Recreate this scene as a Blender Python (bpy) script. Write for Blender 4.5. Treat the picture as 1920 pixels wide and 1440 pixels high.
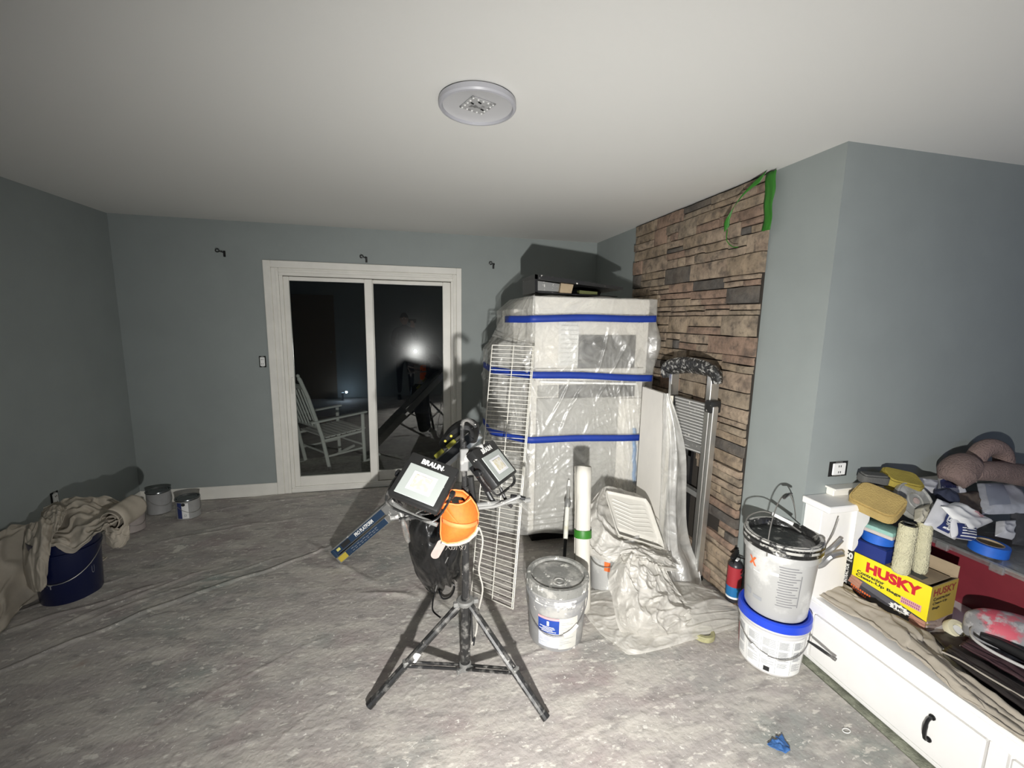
import bpy, bmesh, math, random
import numpy as np
from mathutils import Vector, Matrix, Euler, noise
random.seed(7)
PI = math.pi
S = bpy.context.scene
C = S.collection
for o in list(bpy.data.objects): bpy.data.objects.remove(o, do_unlink=True)

# ------------------------------------------------------------------ camera
F_PX, PITCH, ROLL, YAW, CAMH = 801.05, 0.149, 0.0168, 0.2293, 1.653
_cy, _sy, _cp, _sp = math.cos(YAW), math.sin(YAW), math.cos(PITCH), math.sin(PITCH)
FW = Vector((_sy*_cp, _cy*_cp, -_sp)); R0 = Vector((_cy, -_sy, 0)); U0 = R0.cross(FW)
RT = math.cos(ROLL)*R0 + math.sin(ROLL)*U0; UP = RT.cross(FW)
camd = bpy.data.cameras.new('camera'); cam = bpy.data.objects.new('camera', camd); C.objects.link(cam)
camd.sensor_width = 36; camd.lens = F_PX/1920*36; camd.clip_start = 0.05; camd.clip_end = 60
mw = Matrix((RT, UP, -FW)).transposed().to_4x4(); mw.translation = Vector((0, 0, CAMH))
cam.matrix_world = mw
S.camera = cam
def at(px, py, ax, v):
    """world point on the plane <ax>=v that is seen at photograph pixel px,py"""
    d = FW + RT*(px-960)/F_PX - UP*(py-720)/F_PX
    i = 'xyz'.index(ax); o = Vector((0, 0, CAMH)); return o + d*((v-o[i])/d[i])

# ------------------------------------------------------------------ world, light, exposure
W = bpy.data.worlds.new('night'); S.world = W; W.use_nodes = True
W.node_tree.nodes['Background'].inputs[0].default_value = (0.25, 0.32, 0.45, 1)
W.node_tree.nodes['Background'].inputs[1].default_value = 0.004
S.view_settings.view_transform = 'Standard'; S.view_settings.look = 'None'
S.view_settings.gamma = 1; S.view_settings.exposure = 0.0; S.view_settings.use_curve_mapping = False
LIGHT = Vector((0.05, -0.10, 1.01))
ld = bpy.data.lights.new('hand_lamp_light', 'AREA'); ld.shape = 'DISK'; ld.size = 0.05; ld.energy = 62; ld.spread = math.radians(138); ld.color = (1.0, 0.985, 0.95)
lo = bpy.data.objects.new('hand_lamp_light', ld); C.objects.link(lo); lo.location = LIGHT
ldir = Vector((0.40, 1.0, -0.12)).normalized()
lo.rotation_euler = ldir.to_track_quat('-Z', 'Y').to_euler()
bd = bpy.data.lights.new('blue_fill', 'POINT'); bd.energy = 6.5; bd.shadow_soft_size = 0.08; bd.color = (0.42, 0.5, 1.0)  # unseen fill light, added to tint the nook wall blue
bo = bpy.data.objects.new('blue_fill', bd); C.objects.link(bo); bo.location = (2.9, -0.3, 1.7)
kd = bpy.data.lights.new('floor_lamp_light', 'POINT'); kd.energy = 6; kd.shadow_soft_size = 0.02; kd.color = (0.6, 0.78, 1.0)
ko = bpy.data.objects.new('floor_lamp_light', kd); C.objects.link(ko); ko.location = (-1.30, -0.42, 0.18)

# ------------------------------------------------------------------ materials
def nd(nt, typ, **kw):
    n = nt.nodes.new(typ)
    for k, v in kw.items():
        if k in n.inputs.keys() if isinstance(k, str) else False: n.inputs[k].default_value = v
        else: setattr(n, k, v)
    return n
def rgba(c): return (c[0], c[1], c[2], 1)
def mat(name, col, rough=.55, metal=0, var=0, vscale=6, vcol=None, spl=None, bump=0, bscale=60, bdist=.004,
        stretch=(1,1,1), detail=4, trans=0, alpha=1, emis=None, coat=0, spec=.5, layers=()):
    m = bpy.data.materials.new(name); m.use_nodes = True; nt = m.node_tree; L = nt.links
    b = nt.nodes['Principled BSDF']
    b.inputs['Roughness'].default_value = rough; b.inputs['Metallic'].default_value = metal
    b.inputs['Specular IOR Level'].default_value = spec
    if coat: b.inputs['Coat Weight'].default_value = coat; b.inputs['Coat Roughness'].default_value = .15
    tc = nt.nodes.new('ShaderNodeTexCoord'); mp = nt.nodes.new('ShaderNodeMapping'); mp.inputs['Scale'].default_value = stretch
    L.new(tc.outputs['Object'], mp.inputs['Vector'])
    cur = nt.nodes.new('ShaderNodeRGB'); cur.outputs[0].default_value = rgba(col); cur = cur.outputs[0]
    def layer(cur, c2, scale, lo_, hi, amt=1, det=4, kind='noise', st=None):
        v = mp
        if st: 
            v = nt.nodes.new('ShaderNodeMapping'); v.inputs['Scale'].default_value = st[:3]
            if len(st) > 3: v.inputs['Rotation'].default_value = (0, 0, st[3])
            L.new(tc.outputs['Object'], v.inputs['Vector'])
        if kind == 'noise':
            t = nt.nodes.new('ShaderNodeTexNoise'); t.inputs['Scale'].default_value = scale; t.inputs['Detail'].default_value = det
            t.inputs['Roughness'].default_value = .62; out = t.outputs['Fac']
        else:
            t = nt.nodes.new('ShaderNodeTexVoronoi'); t.inputs['Scale'].default_value = scale; out = t.outputs['Distance']
        L.new(v.outputs[0], t.inputs['Vector'])
        r = nt.nodes.new('ShaderNodeMapRange'); r.inputs['From Min'].default_value = lo_; r.inputs['From Max'].default_value = hi
        r.inputs['To Max'].default_value = amt; L.new(out, r.inputs['Value'])
        x = nt.nodes.new('ShaderNodeMix'); x.data_type = 'RGBA'; L.new(r.outputs[0], x.inputs['Factor'])
        L.new(cur, x.inputs['A']); x.inputs['B'].default_value = rgba(c2)
        return x.outputs['Result']
    if var:
        c2 = vcol or tuple(c*(1-var) for c in col)
        cur = layer(cur, c2, vscale, .35, .65, 1, detail)
    for l in layers: cur = layer(cur, *l)
    if spl: cur = layer(cur, spl[0], spl[1], spl[2], spl[2]+.03, 1, 5)
    L.new(cur, b.inputs['Base Color'])
    if bump:
        t = nt.nodes.new('ShaderNodeTexNoise'); t.inputs['Scale'].default_value = bscale; t.inputs['Detail'].default_value = 5
        L.new(mp.outputs[0], t.inputs['Vector'])
        bp = nt.nodes.new('ShaderNodeBump'); bp.inputs['Strength'].default_value = bump; bp.inputs['Distance'].default_value = bdist
        L.new(t.outputs['Fac'], bp.inputs['Height']); L.new(bp.outputs[0], b.inputs['Normal'])
    if trans: b.inputs['Transmission Weight'].default_value = trans
    if alpha < 1: b.inputs['Alpha'].default_value = alpha
    if emis: b.inputs['Emission Color'].default_value = rgba(emis[0]); b.inputs['Emission Strength'].default_value = emis[1]
    return m
def film(name, col, opacity, rough=.25, bump=.6, bscale=14, gloss=.25, stretch=(1,1,1), vary=.35):
    """thin translucent polythene: see-through, milky and shiny at the creases"""
    m = bpy.data.materials.new(name); m.use_nodes = True; nt = m.node_tree; L = nt.links
    for n in list(nt.nodes): nt.nodes.remove(n)
    out = nt.nodes.new('ShaderNodeOutputMaterial'); tc = nt.nodes.new('ShaderNodeTexCoord')
    mp = nt.nodes.new('ShaderNodeMapping'); mp.inputs['Scale'].default_value = stretch; L.new(tc.outputs['Object'], mp.inputs['Vector'])
    t = nt.nodes.new('ShaderNodeTexNoise'); t.inputs['Scale'].default_value = bscale; t.inputs['Detail'].default_value = 6
    t.inputs['Distortion'].default_value = 1.2; L.new(mp.outputs[0], t.inputs['Vector'])
    bp = nt.nodes.new('ShaderNodeBump'); bp.inputs['Strength'].default_value = bump; bp.inputs['Distance'].default_value = .02
    L.new(t.outputs['Fac'], bp.inputs['Height'])
    tr = nt.nodes.new('ShaderNodeBsdfTransparent'); tr.inputs[0].default_value = (.97, .97, .96, 1)
    df = nt.nodes.new('ShaderNodeBsdfDiffuse'); df.inputs[0].default_value = rgba(col)
    tl = nt.nodes.new('ShaderNodeBsdfTranslucent'); tl.inputs[0].default_value = rgba(col)
    gl = nt.nodes.new('ShaderNodeBsdfGlossy'); gl.inputs['Roughness'].default_value = rough
    for n in (df, tl, gl): L.new(bp.outputs[0], n.inputs['Normal'])
    a = nt.nodes.new('ShaderNodeMixShader'); a.inputs[0].default_value = .35; L.new(df.outputs[0], a.inputs[1]); L.new(tl.outputs[0], a.inputs[2])
    g = nt.nodes.new('ShaderNodeMixShader'); g.inputs[0].default_value = gloss; L.new(a.outputs[0], g.inputs[1]); L.new(gl.outputs[0], g.inputs[2])
    r = nt.nodes.new('ShaderNodeMapRange'); r.inputs['From Min'].default_value = .3; r.inputs['From Max'].default_value = .7
    r.inputs['To Min'].default_value = max(0, opacity-vary/2); r.inputs['To Max'].default_value = min(1, opacity+vary/2); L.new(t.outputs['Fac'], r.inputs['Value'])
    x = nt.nodes.new('ShaderNodeMixShader'); L.new(r.outputs[0], x.inputs[0]); L.new(tr.outputs[0], x.inputs[1]); L.new(g.outputs[0], x.inputs[2])
    L.new(x.outputs[0], out.inputs['Surface'])
    return m
def glass_mat(name, refl=1.6, tint=(.9, .93, .92), rough=0.0, haze=0):
    m = bpy.data.materials.new(name); m.use_nodes = True; nt = m.node_tree; L = nt.links
    for n in list(nt.nodes): nt.nodes.remove(n)
    out = nt.nodes.new('ShaderNodeOutputMaterial'); tr = nt.nodes.new('ShaderNodeBsdfTransparent'); tr.inputs[0].default_value = rgba(tint)
    gl = nt.nodes.new('ShaderNodeBsdfGlossy'); gl.inputs['Roughness'].default_value = rough
    fr = nt.nodes.new('ShaderNodeFresnel'); fr.inputs[0].default_value = 1.5
    mu = nt.nodes.new('ShaderNodeMath'); mu.operation = 'MULTIPLY'; mu.inputs[1].default_value = refl; mu.use_clamp = True
    L.new(fr.outputs[0], mu.inputs[0]); x = nt.nodes.new('ShaderNodeMixShader')
    L.new(mu.outputs[0], x.inputs[0]); L.new(tr.outputs[0], x.inputs[1]); L.new(gl.outputs[0], x.inputs[2])
    if haze:    # dusty smears on the pane scatter a little light
        g2 = nt.nodes.new('ShaderNodeBsdfGlossy'); g2.inputs['Roughness'].default_value = .16; y = nt.nodes.new('ShaderNodeMixShader'); y.inputs[0].default_value = haze
        L.new(x.outputs[0], y.inputs[1]); L.new(g2.outputs[0], y.inputs[2]); x = y
    L.new(x.outputs[0], out.inputs['Surface'])
    return m
WHITE = (.78, .77, .74)
m_wall = mat('wall_paint', (.285, .315, .308), .6, var=.06, vscale=3, bump=.15, bscale=220, bdist=.001)
m_ceil = mat('ceiling_paint', (.70, .695, .665), .9, bump=.2, bscale=260, bdist=.001)
m_trim = mat('white_trim', (.84, .82, .76), .45, var=.08, vscale=5)
m_trim2 = mat('white_cabinet_paint', (.90, .89, .87), .4, var=.03, vscale=9)
m_vinyl = mat('door_vinyl', (.84, .82, .76), .35, var=.1, vscale=4)
m_glass = glass_mat('door_glass', 2.6, haze=.004)
m_dark = mat('black_plastic', (.012, .012, .013), .35, var=.3, vscale=30)
m_speckblack = mat('paint_specked_black', (.018, .018, .018), .4, spl=((.62, .6, .56), 34, .66), bump=.3, bscale=40)
m_specktube = mat('paint_specked_black_tube', (.022, .022, .022), .38, layers=(((.30,.29,.27), 22, .5, .75, .8),), spl=((.62, .6, .56), 45, .66))
m_mattblack = mat('matte_black', (.006, .006, .006), .9)
m_chrome = mat('chrome', (.75, .75, .75), .15, 1)
m_alu = mat('aluminium', (.62, .62, .60), .32, .9, layers=(((.75,.74,.7), 18, .58, .64, .9),), stretch=(1, 1, .15))
m_alu2 = mat('dull_aluminium', (.27, .27, .26), .5, .4, spl=((.72, .7, .66), 25, .62))
m_steel = mat('wire_steel', (.35, .34, .32), .35, .8)
m_whitewire = mat('white_coated_wire', (.70, .68, .61), .4)
m_floor = mat('drop_sheet', (.42, .388, .365), .8, bump=.6, bscale=38, bdist=.009, layers=(
    ((.24, .275, .25), 1.3, .5, .66, .8, 5), ((.34, .28, .27), 1.9, .48, .68, .8, 5), ((.54, .51, .46), 3.2, .46, .60, .8, 7, 'noise', (1, 2.6, 1, .5)),
    ((.22, .205, .195), 8, .53, .66, .55, 7, 'noise', (1, 2.4, 1, .5)), ((.66, .63, .57), 15, .58, .64, .85, 7, 'noise', (1, 2.2, 1, .4)),
    ((.72, .70, .65), 55, .655, .675, .9, 3), ((.74, .71, .64), 2.6, .665, .68, .85, 9), ((.68, .66, .61), 7, .665, .675, .85, 9), ((.30, .20, .16), 2.4, .68, .75, .5, 5, 'noise', (1, 1, 1, 2)),))
m_carpet = mat('carpet', (.36, .375, .29), .95, var=.5, vscale=22, bump=1, bscale=120, spl=((.6, .6, .54), 60, .66))
m_beige = mat('canvas', (.47, .42, .345), .9, var=.18, vscale=5, bump=.5, bscale=300, bdist=.001)
m_navy = mat('navy_plastic', (.005, .009, .045), .3, spl=((.4, .42, .5), 30, .74))
m_print = mat('white_print', (.85, .85, .83), .5)
m_black_print = mat('black_print', (.02, .02, .02), .6)
m_grey_print = mat('grey_print', (.34, .35, .37), .6)
m_red_print = mat('red_print', (.60, .015, .03), .5)
m_pink_print = mat('pink_print', (.75, .38, .40), .55)
m_orange_print = mat('orange_print', (.80, .16, .04), .5)
m_yellow_print = mat('yellow_print', (.88, .75, .02), .45)
m_blue_tape = mat('blue_tape', (.012, .045, .33), .55, var=.15, vscale=12)
m_blue_roll = mat('blue_tape_roll', (.02, .14, .62), .5, var=.15, vscale=25)
m_ltblue = mat('pale_blue_tape', (.16, .36, .68), .6)
m_green = mat('green_tape', (.025, .16, .012), .5)
m_card = mat('cardboard', (.40, .31, .20), .8, var=.1, vscale=20)
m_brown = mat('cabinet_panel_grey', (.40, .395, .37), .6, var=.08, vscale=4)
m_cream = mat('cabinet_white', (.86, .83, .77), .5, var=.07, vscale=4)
m_niche = mat('dark_grey_panel', (.06, .06, .058), .6)
m_film = film('polythene', (.92, .91, .87), .38, rough=.34, gloss=.22, bscale=9, bump=.45, vary=.3)
m_film2 = film('heavy_polythene', (.80, .775, .72), .72, rough=.42, gloss=.08, bscale=9, bump=.6)
m_film3 = film('clear_film', (.75, .78, .78), .3, rough=.15, gloss=.4, bscale=12)
m_frost = film('clear_plastic', (.6, .62, .62), .45, rough=.15, gloss=.45, bscale=20, bump=.3)
m_bulb = film('clear_knob', (.65, .65, .62), .25, rough=.08, gloss=.6, bscale=20, bump=.1)
m_greybucket = mat('grey_bucket', (.29, .29, .29), .45, layers=(((.46,.45,.42), 9, .5, .64, .8, 6),), spl=((.74, .72, .68), 22, .635))
m_greylid = mat('grey_lid', (.22, .22, .205), .5, layers=(((.44,.43,.40), 16, .48, .6, .85, 7),), spl=((.74, .73, .68), 22, .60), bump=.5, bscale=50)
m_whitebucket = mat('white_bucket', (.66, .65, .64), .35, var=.05, vscale=8)
m_milky = mat('milky_bucket', (.44, .44, .43), .35, layers=(((.64,.64,.62), 7, .5, .6, .8, 5),), spl=((.82, .81, .78), 16, .68))
m_blacklid = mat('paint_crusted_lid', (.012, .012, .012), .3, layers=(((.42,.41,.38), 26, .56, .66, .85, 7),), spl=((.65, .64, .6), 14, .66), bump=.8, bscale=30, bdist=.01)
m_bluelid = mat('blue_lid', (.015, .06, .60), .35, spl=((.55, .6, .75), 12, .72))
m_sponge = mat('yellow_sponge', (.50, .36, .13), .95, var=.2, vscale=10, bump=.9, bscale=160, bdist=.004)
m_sponge2 = mat('olive_sponge', (.42, .33, .06), .95, var=.3, vscale=8, bump=.9, bscale=160, bdist=.004)
m_nap = mat('roller_nap', (.74, .70, .48), .95, var=.12, vscale=20, bump=1, bscale=180, bdist=.01)
m_red = mat('red_bin_plastic', (.22, .03, .042), .4, var=.15, vscale=7)
m_tan = mat('dusty_pink_plush', (.26, .185, .165), 1, var=.25, vscale=9, bump=1, bscale=120, bdist=.01)
m_paper = mat('white_paper', (.66, .66, .68), .7, var=.08, vscale=10, bump=.3, bscale=20)
m_navyprint = mat('navy_print', (.03, .045, .16), .5)
m_orange = mat('orange_mesh_fabric', (.95, .17, .02), .7, var=.18, vscale=70, bump=.6, bscale=300, bdist=.001)
m_orange_hem = mat('orange_binding', (1.0, .27, .08), .6)
m_wool = mat('white_wool', (.45, .42, .38), .95, bump=1, bscale=200)
m_bag = mat('black_polythene', (.014, .014, .014), .28, bump=.7, bscale=9, bdist=.02, spl=((.35, .34, .32), 40, .70))
m_tag = mat('pinkish_card', (.42, .33, .30), .7, var=.15, vscale=40)
m_lens = mat('lamp_glass', (.40, .43, .41), .25, spec=.8)
m_lens2 = mat('lamp_reflector', (.70, .70, .72), .3)
m_led = mat('led_plate', (.62, .57, .42), .4, layers=(((.72,.70,.64), 60, .45, .6, 1),))
m_platlabel = mat('dark_blue_label', (.02, .045, .09), .4, spl=((.5, .5, .48), 30, .7))

# ------------------------------------------------------------------ geometry helpers
class MB:
    """collects shapes (in the coordinates of the matrix M) and links them as ONE mesh object"""
    def __init__(s, M=None): s.v = []; s.f = []; s.mi = []; s.M = M or Matrix(); s.m = 0
    def add(s, vs, fs):
        n = len(s.v); s.v += [s.M @ Vector(v) for v in vs]; s.f += [tuple(i+n for i in f) for f in fs]; s.mi += [s.m]*len(fs); return s
    def box(s, c, d, R=None, bev=0, seg=1):
        bm = bmesh.new(); bmesh.ops.create_cube(bm, size=1)
        for v in bm.verts: v.co = Vector((v.co.x*d[0], v.co.y*d[1], v.co.z*d[2]))
        if bev: bmesh.ops.bevel(bm, geom=bm.edges[:], offset=bev, segments=seg, affect='EDGES', profile=.5)
        R = R or Matrix(); vs = [R.to_3x3() @ v.co + Vector(c) for v in bm.verts]
        bm.verts.index_update(); fs = [[v.index for v in f.verts] for f in bm.faces]; bm.free(); return s.add(vs, fs)
    def span(s, a, b, bev=0):
        a, b = Vector(a), Vector(b); return s.box((a+b)/2, [abs(x) for x in (b-a)], bev=bev)
    def tube(s, pts, r, n=8, closed=False, caps=True, flat=1):
        pts = [Vector(p) for p in pts]; N = len(pts); rs = r if isinstance(r, (list, tuple)) else [r]*N
        vs = []; fs = []; up = None
        for i, p in enumerate(pts):
            if closed: t = pts[(i+1) % N]-pts[i-1]
            else: t = pts[min(i+1, N-1)]-pts[max(i-1, 0)]
            t.normalize()
            if up is None: up = t.orthogonal().normalized() if abs(t.z) > .9 or abs(t.z) < .01 and False else (Vector((0,0,1))-t*t.z).normalized() if abs(t.z) < .95 else t.orthogonal().normalized()
            up = (up-t*up.dot(t)).normalized(); sd = t.cross(up)
            for k in range(n):
                a = 2*PI*(k+.5)/n; vs.append(p+(sd*math.cos(a)*flat+up*math.sin(a))*rs[i])
        M_ = N if closed else N-1
        for i in range(M_):
            for k in range(n):
                a, b = i*n+k, i*n+(k+1) % n; c, d = ((i+1) % N)*n+(k+1) % n, ((i+1) % N)*n+k; fs.append((a, b, c, d))
        if caps and not closed: fs.append(tuple(range(n-1, -1, -1))); fs.append(tuple((N-1)*n+k for k in range(n)))
        return s.add(vs, fs)
    def lathe(s, prof, n=32, c=(0, 0, 0), R=None, a0=0, a1=2*PI):
        full = abs(a1-a0-2*PI) < 1e-6; R = (R or Matrix()).to_3x3(); c = Vector(c); vs = []; fs = []; m = n if full else n+1
        for r, z in prof:
            for k in range(m):
                a = a0+(a1-a0)*k/n; vs.append(c+R @ Vector((r*math.cos(a), r*math.sin(a), z)))
        for i in range(len(prof)-1):
            for k in range(n):
                k2 = (k+1) % m if full else k+1; fs.append((i*m+k, i*m+k2, (i+1)*m+k2, (i+1)*m+k))
        if full and prof[0][0] > 1e-4: pass
        return s.add(vs, fs)
    def prism(s, poly, t, R=None, c=(0, 0, 0)):
        """polygon in local xz, extruded by t along +y"""
        R = (R or Matrix()).to_3x3(); c = Vector(c); n = len(poly)
        vs = [c+R @ Vector((x, 0, z)) for x, z in poly]+[c+R @ Vector((x, t, z)) for x, z in poly]
        fs = [tuple(range(n)), tuple(range(2*n-1, n-1, -1))]+[(i, i+n, (i+1) % n+n, (i+1) % n) for i in range(n)]
        return s.add(vs, fs)
    def grid(s, fn, nu, nv, mask=None):
        vs = []; fs = []
        for j in range(nv+1):
            for i in range(nu+1): vs.append(fn(i/nu, j/nv))
        for j in range(nv):
            for i in range(nu):
                if mask and not mask((i+.5)/nu, (j+.5)/nv): continue
                a = j*(nu+1)+i; fs.append((a, a+1, a+nu+2, a+nu+1))
        return s.add(vs, fs)
    def build(s, name, mats, parent=None, smooth=30, world=False, solid=0, label=None):
        me = bpy.data.meshes.new(name)
        vs = s.v
        if world and parent is not None:
            I = MW[parent.name].inverted(); vs = [I @ v for v in vs]
        me.from_pydata([tuple(v) for v in vs], [], s.f)
        mats = mats if isinstance(mats, (list, tuple)) else [mats]
        for m in mats: me.materials.append(m)
        if len(mats) > 1: me.polygons.foreach_set('material_index', s.mi)
        bm = bmesh.new(); bm.from_mesh(me); bmesh.ops.recalc_face_normals(bm, faces=bm.faces[:]); bm.to_mesh(me); bm.free()
        if smooth: me.shade_smooth(); me.set_sharp_from_angle(angle=math.radians(smooth))
        o = bpy.data.objects.new(name, me); C.objects.link(o)
        if parent is not None: o.parent = parent; MW[o.name] = MW[parent.name].copy()
        else: MW[o.name] = Matrix()
        if solid:
            md = o.modifiers.new('thickness', 'SOLIDIFY'); md.thickness = solid; md.offset = 0
        if label: o['label'] = label
        return o
MW = {}
def thing(name, label, cat, loc=(0, 0, 0), rotz=0, group=None, rot=None):
    o = bpy.data.objects.new(name, None); C.objects.link(o); o.empty_display_size = .1
    o.location = loc; o.rotation_euler = rot or (0, 0, rotz)
    MW[o.name] = Matrix.Translation(Vector(loc)) @ Euler(rot or (0, 0, rotz)).to_matrix().to_4x4()
    o['label'] = label; o['category'] = cat
    if group: o['group'] = group
    return o
def tag(o, label, cat, group=None):
    o['label'] = label; o['category'] = cat
    if group: o['group'] = group
    return o
def struct(o): o['kind'] = 'structure'; return o
def stuff(o): o['kind'] = 'stuff'; return o
def rot(x=0, y=0, z=0): return Euler((x, y, z)).to_matrix().to_4x4()
def T(x, y, z): return Matrix.Translation((x, y, z))
def nz(p, s=1.0, seed=0): return noise.noise(Vector((p[0]*s+seed*7.3, p[1]*s-seed*3.1, p[2]*s+seed*1.7)))
def lerp(a, b, t): return a+(b-a)*t
_dg = None
def text_verts(txt, size=1, bold=0, space=1.0):
    cu = bpy.data.curves.new('lettering', 'FONT'); cu.body = txt; cu.size = size; cu.align_x = 'CENTER'; cu.align_y = 'CENTER'
    cu.offset = bold*size; cu.space_character = space; cu.resolution_u = 3
    o = bpy.data.objects.new('lettering_source', cu); C.objects.link(o); bpy.context.view_layer.update()
    me = bpy.data.meshes.new_from_object(o.evaluated_get(bpy.context.evaluated_depsgraph_get()))
    vs = [v.co.copy() for v in me.vertices]; fs = [tuple(p.vertices) for p in me.polygons]
    bpy.data.objects.remove(o, do_unlink=True); bpy.data.curves.remove(cu); bpy.data.meshes.remove(me)
    return vs, fs
def lettering(txt, fn, m, parent, size, w=None, h=None, bold=.03, name='lettering', world=False):
    """flat print: the letters' x,y are mapped to 3-D by fn"""
    vs, fs = text_verts(txt, size, bold)
    x0, x1 = min(v.x for v in vs), max(v.x for v in vs); y0, y1 = min(v.y for v in vs), max(v.y for v in vs)
    sx = w/(x1-x0) if w else 1; sy = h/(y1-y0) if h else 1
    b = MB(); b.add([fn((v.x-(x0+x1)/2)*sx, (v.y-(y0+y1)/2)*sy) for v in vs], fs)
    return b.build(name, m, parent, smooth=0, world=world)
def crossq(pts): return pts
def catmull(P, t):
    """P: list of Vectors, t in 0..1"""
    n = len(P)-1; x = min(max(t*n, 0), n-1e-6); i = int(x); f = x-i
    p0, p1, p2, p3 = P[max(i-1, 0)], P[i], P[i+1], P[min(i+2, n)]
    return .5*((2*p1)+(p2-p0)*f+(2*p0-5*p1+4*p2-p3)*f*f+(3*p1-p0-3*p2+p3)*f*f*f)
def cgrid(rows):
    def fn(u, v): return catmull([catmull(r, u) for r in rows], v)
    return fn
def spline(pts, n): 
    P = [Vector(p) for p in pts]; return [catmull(P, i/n) for i in range(n+1)]

# ------------------------------------------------------------------ the setting
H = 2.44; D = 4.203; XL = -2.355; XR = 1.8475; YC = 1.605; YB = -0.78; XE = 4.1
b = MB().box(((XL+XE)/2, 2.0, -.06), (XE-XL+.2, 6.6, .1)); struct(b.build('floor', m_carpet, smooth=0))
b = MB().span((XL-.1, YB-.1, H), (XE+.1, D+.15, H+.1)); ceil = struct(b.build('ceiling', m_ceil, smooth=0))
b = MB().span((XL-.1, YB-.1, 0), (XL, D+.15, H)); struct(b.build('wall_left', m_wall, smooth=0))
# back wall with the opening of the sliding door
DX0, DX1, DZ1 = -1.135, .395, 2.035
b = MB().span((XL, D, 0), (DX0, D+.12, H)).span((DX1, D, 0), (XR+.1, D+.12, H)).span((DX0, D, DZ1), (DX1, D+.12, H))
struct(b.build('wall_back', m_wall, smooth=0))
b = MB().span((XR, YC, 0), (XR+.12, D, H)); wall_r = struct(b.build('wall_right', m_wall, smooth=0))
b = MB().span((XR+.12, YC, 0), (XE, YC+.12, H)); struct(b.build('wall_nook', m_wall, smooth=0))
b = MB().span((XE, YB, 0), (XE+.1, YC+.12, H)); struct(b.build('wall_nook_end', m_wall, smooth=0))
b = MB().span((XL-.1, YB-.1, 0), (XE+.1, YB, H)); struct(b.build('wall_rear', m_wall, smooth=0))
def board(name, a, b_, m=m_trim, bev=.006): return struct(MB().span(a, b_, bev).build(name, m))
bb = board('baseboard_back', (XL, D-.015, 0), (-1.25, D, .115))
MB().span((XL, D-.018, 0), (-1.25, D-.014, .015)).build('shoe_strip', m_trim, bb)
board('baseboard_back_right', (.47, D-.015, 0), (XR, D, .115))
board('baseboard_left', (XL, YB, 0), (XL+.015, D-.015, .115))
board('baseboard_right', (XR-.015, YC+.05, 0), (XR, 1.97, .115))

# casing + sliding door
def casing():
    o = MB(); x0, x1, z1 = -1.252, .465, 2.13
    for (a, b_) in (((x0, D-.022, 0), (x0+.06, D, z1)), ((x1-.05, D-.022, 0), (x1, D, z1)), ((x0+.06, D-.022, z1-.06), (x1-.05, D, z1))): o.span(a, b_, .004)
    for (a, b_) in (((x0+.06, D-.014, 0), (x0+.118, D+.002, z1-.06)), ((x1-.082, D-.014, 0), (x1-.05, D+.002, z1-.06)), ((x0+.118, D-.014, z1-.098), (x1-.082, D+.002, z1-.06))): o.span(a, b_, .004)
    for (a, b_) in (((x0+.095, D-.019, 0), (x0+.105, D-.013, z1-.06)), ((x1-.07, D-.019, 0), (x1-.062, D-.013, z1-.06)), ((x0+.105, D-.019, z1-.085), (x1-.07, D-.013, z1-.075))): o.span(a, b_, .002)
    return struct(o.build('trim_1', m_trim))
casing()
dr = struct(MB().span((DX0, D-.005, .0), (DX1, D+.11, .045), .004).span((DX0, D, DZ1-.03), (DX1, D+.11, DZ1), .003)
            .span((DX0, D, .045), (DX0+.03, D+.11, DZ1-.03), .003).span((DX1-.03, D, .045), (DX1, D+.11, DZ1-.03), .003).build('door_1', m_vinyl))
def panel(x0, x1, y, st0, st1, z0=.05, zg0=.15, zg1=1.965, z1=2.0):
    o = MB().span((x0, y, z0), (x0+st0, y+.035, z1), .004).span((x1-st1, y, z0), (x1, y+.035, z1), .004)
    o.span((x0+st0, y, z0), (x1-st1, y+.035, zg0), .004).span((x0+st0, y, zg1), (x1-st1, y+.035, z1), .004)
    f = o.build('door_panel', m_vinyl, dr)
    MB().span((x0+st0-.005, y+.015, zg0-.005), (x1-st1+.005, y+.019, zg1+.005)).build('glass_pane', m_glass, f, smooth=0)
    return f
pl = panel(-1.105, -.355, D+.012, .045, .07)
pr = panel(-.425, .365, D+.052, .075, .075)
MB().span((DX0+.03, D-.004, .045), (DX1-.03, D+.012, .06), .002).build('door_track', m_vinyl, dr)
MB().span((-1.085, D-.002, .95), (-1.07, D+.014, 1.1), .004).build('door_pull', m_vinyl, pl)
struct(MB().span((-3.6, D+.13, -.12), (3.4, D+3.6, -.06)).build('porch_deck', mat('porch_boards', (.12, .11, .10), .8, var=.4, vscale=12), smooth=0))

# ---- stone veneer on the right wall (separate ledge stones)
stone_mats = [mat('stone_%d' % i, c, .85, var=.45, vscale=13, bump=.8, bscale=45, bdist=.006,
                  layers=((c2, 5, .45, .65, .6, 5), ((.08, .065, .055), 11, .50, .68, .75, 7), ((.08, .065, .055), 26, .56, .7, .6, 6)))
              for i, (c, c2) in enumerate([((.34, .26, .18), (.42, .335, .245)), ((.41, .32, .235), (.22, .155, .115)), ((.30, .205, .15), (.38, .26, .19)), ((.11, .10, .09), (.20, .165, .13)), ((.36, .29, .21), (.16, .125, .10))])]
YS0, YS1 = 1.985, 3.37
MB().span((XR-.012, YS0+.004, .02), (XR, YS1, H-.005)).build('mortar_bed', mat('mortar', (.03, .025, .02), .95), wall_r, smooth=0)
rs = random.Random(23)
FB = (2.42, 3.2, .24, .80)   # firebox opening y0,y1,z0,z1
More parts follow.
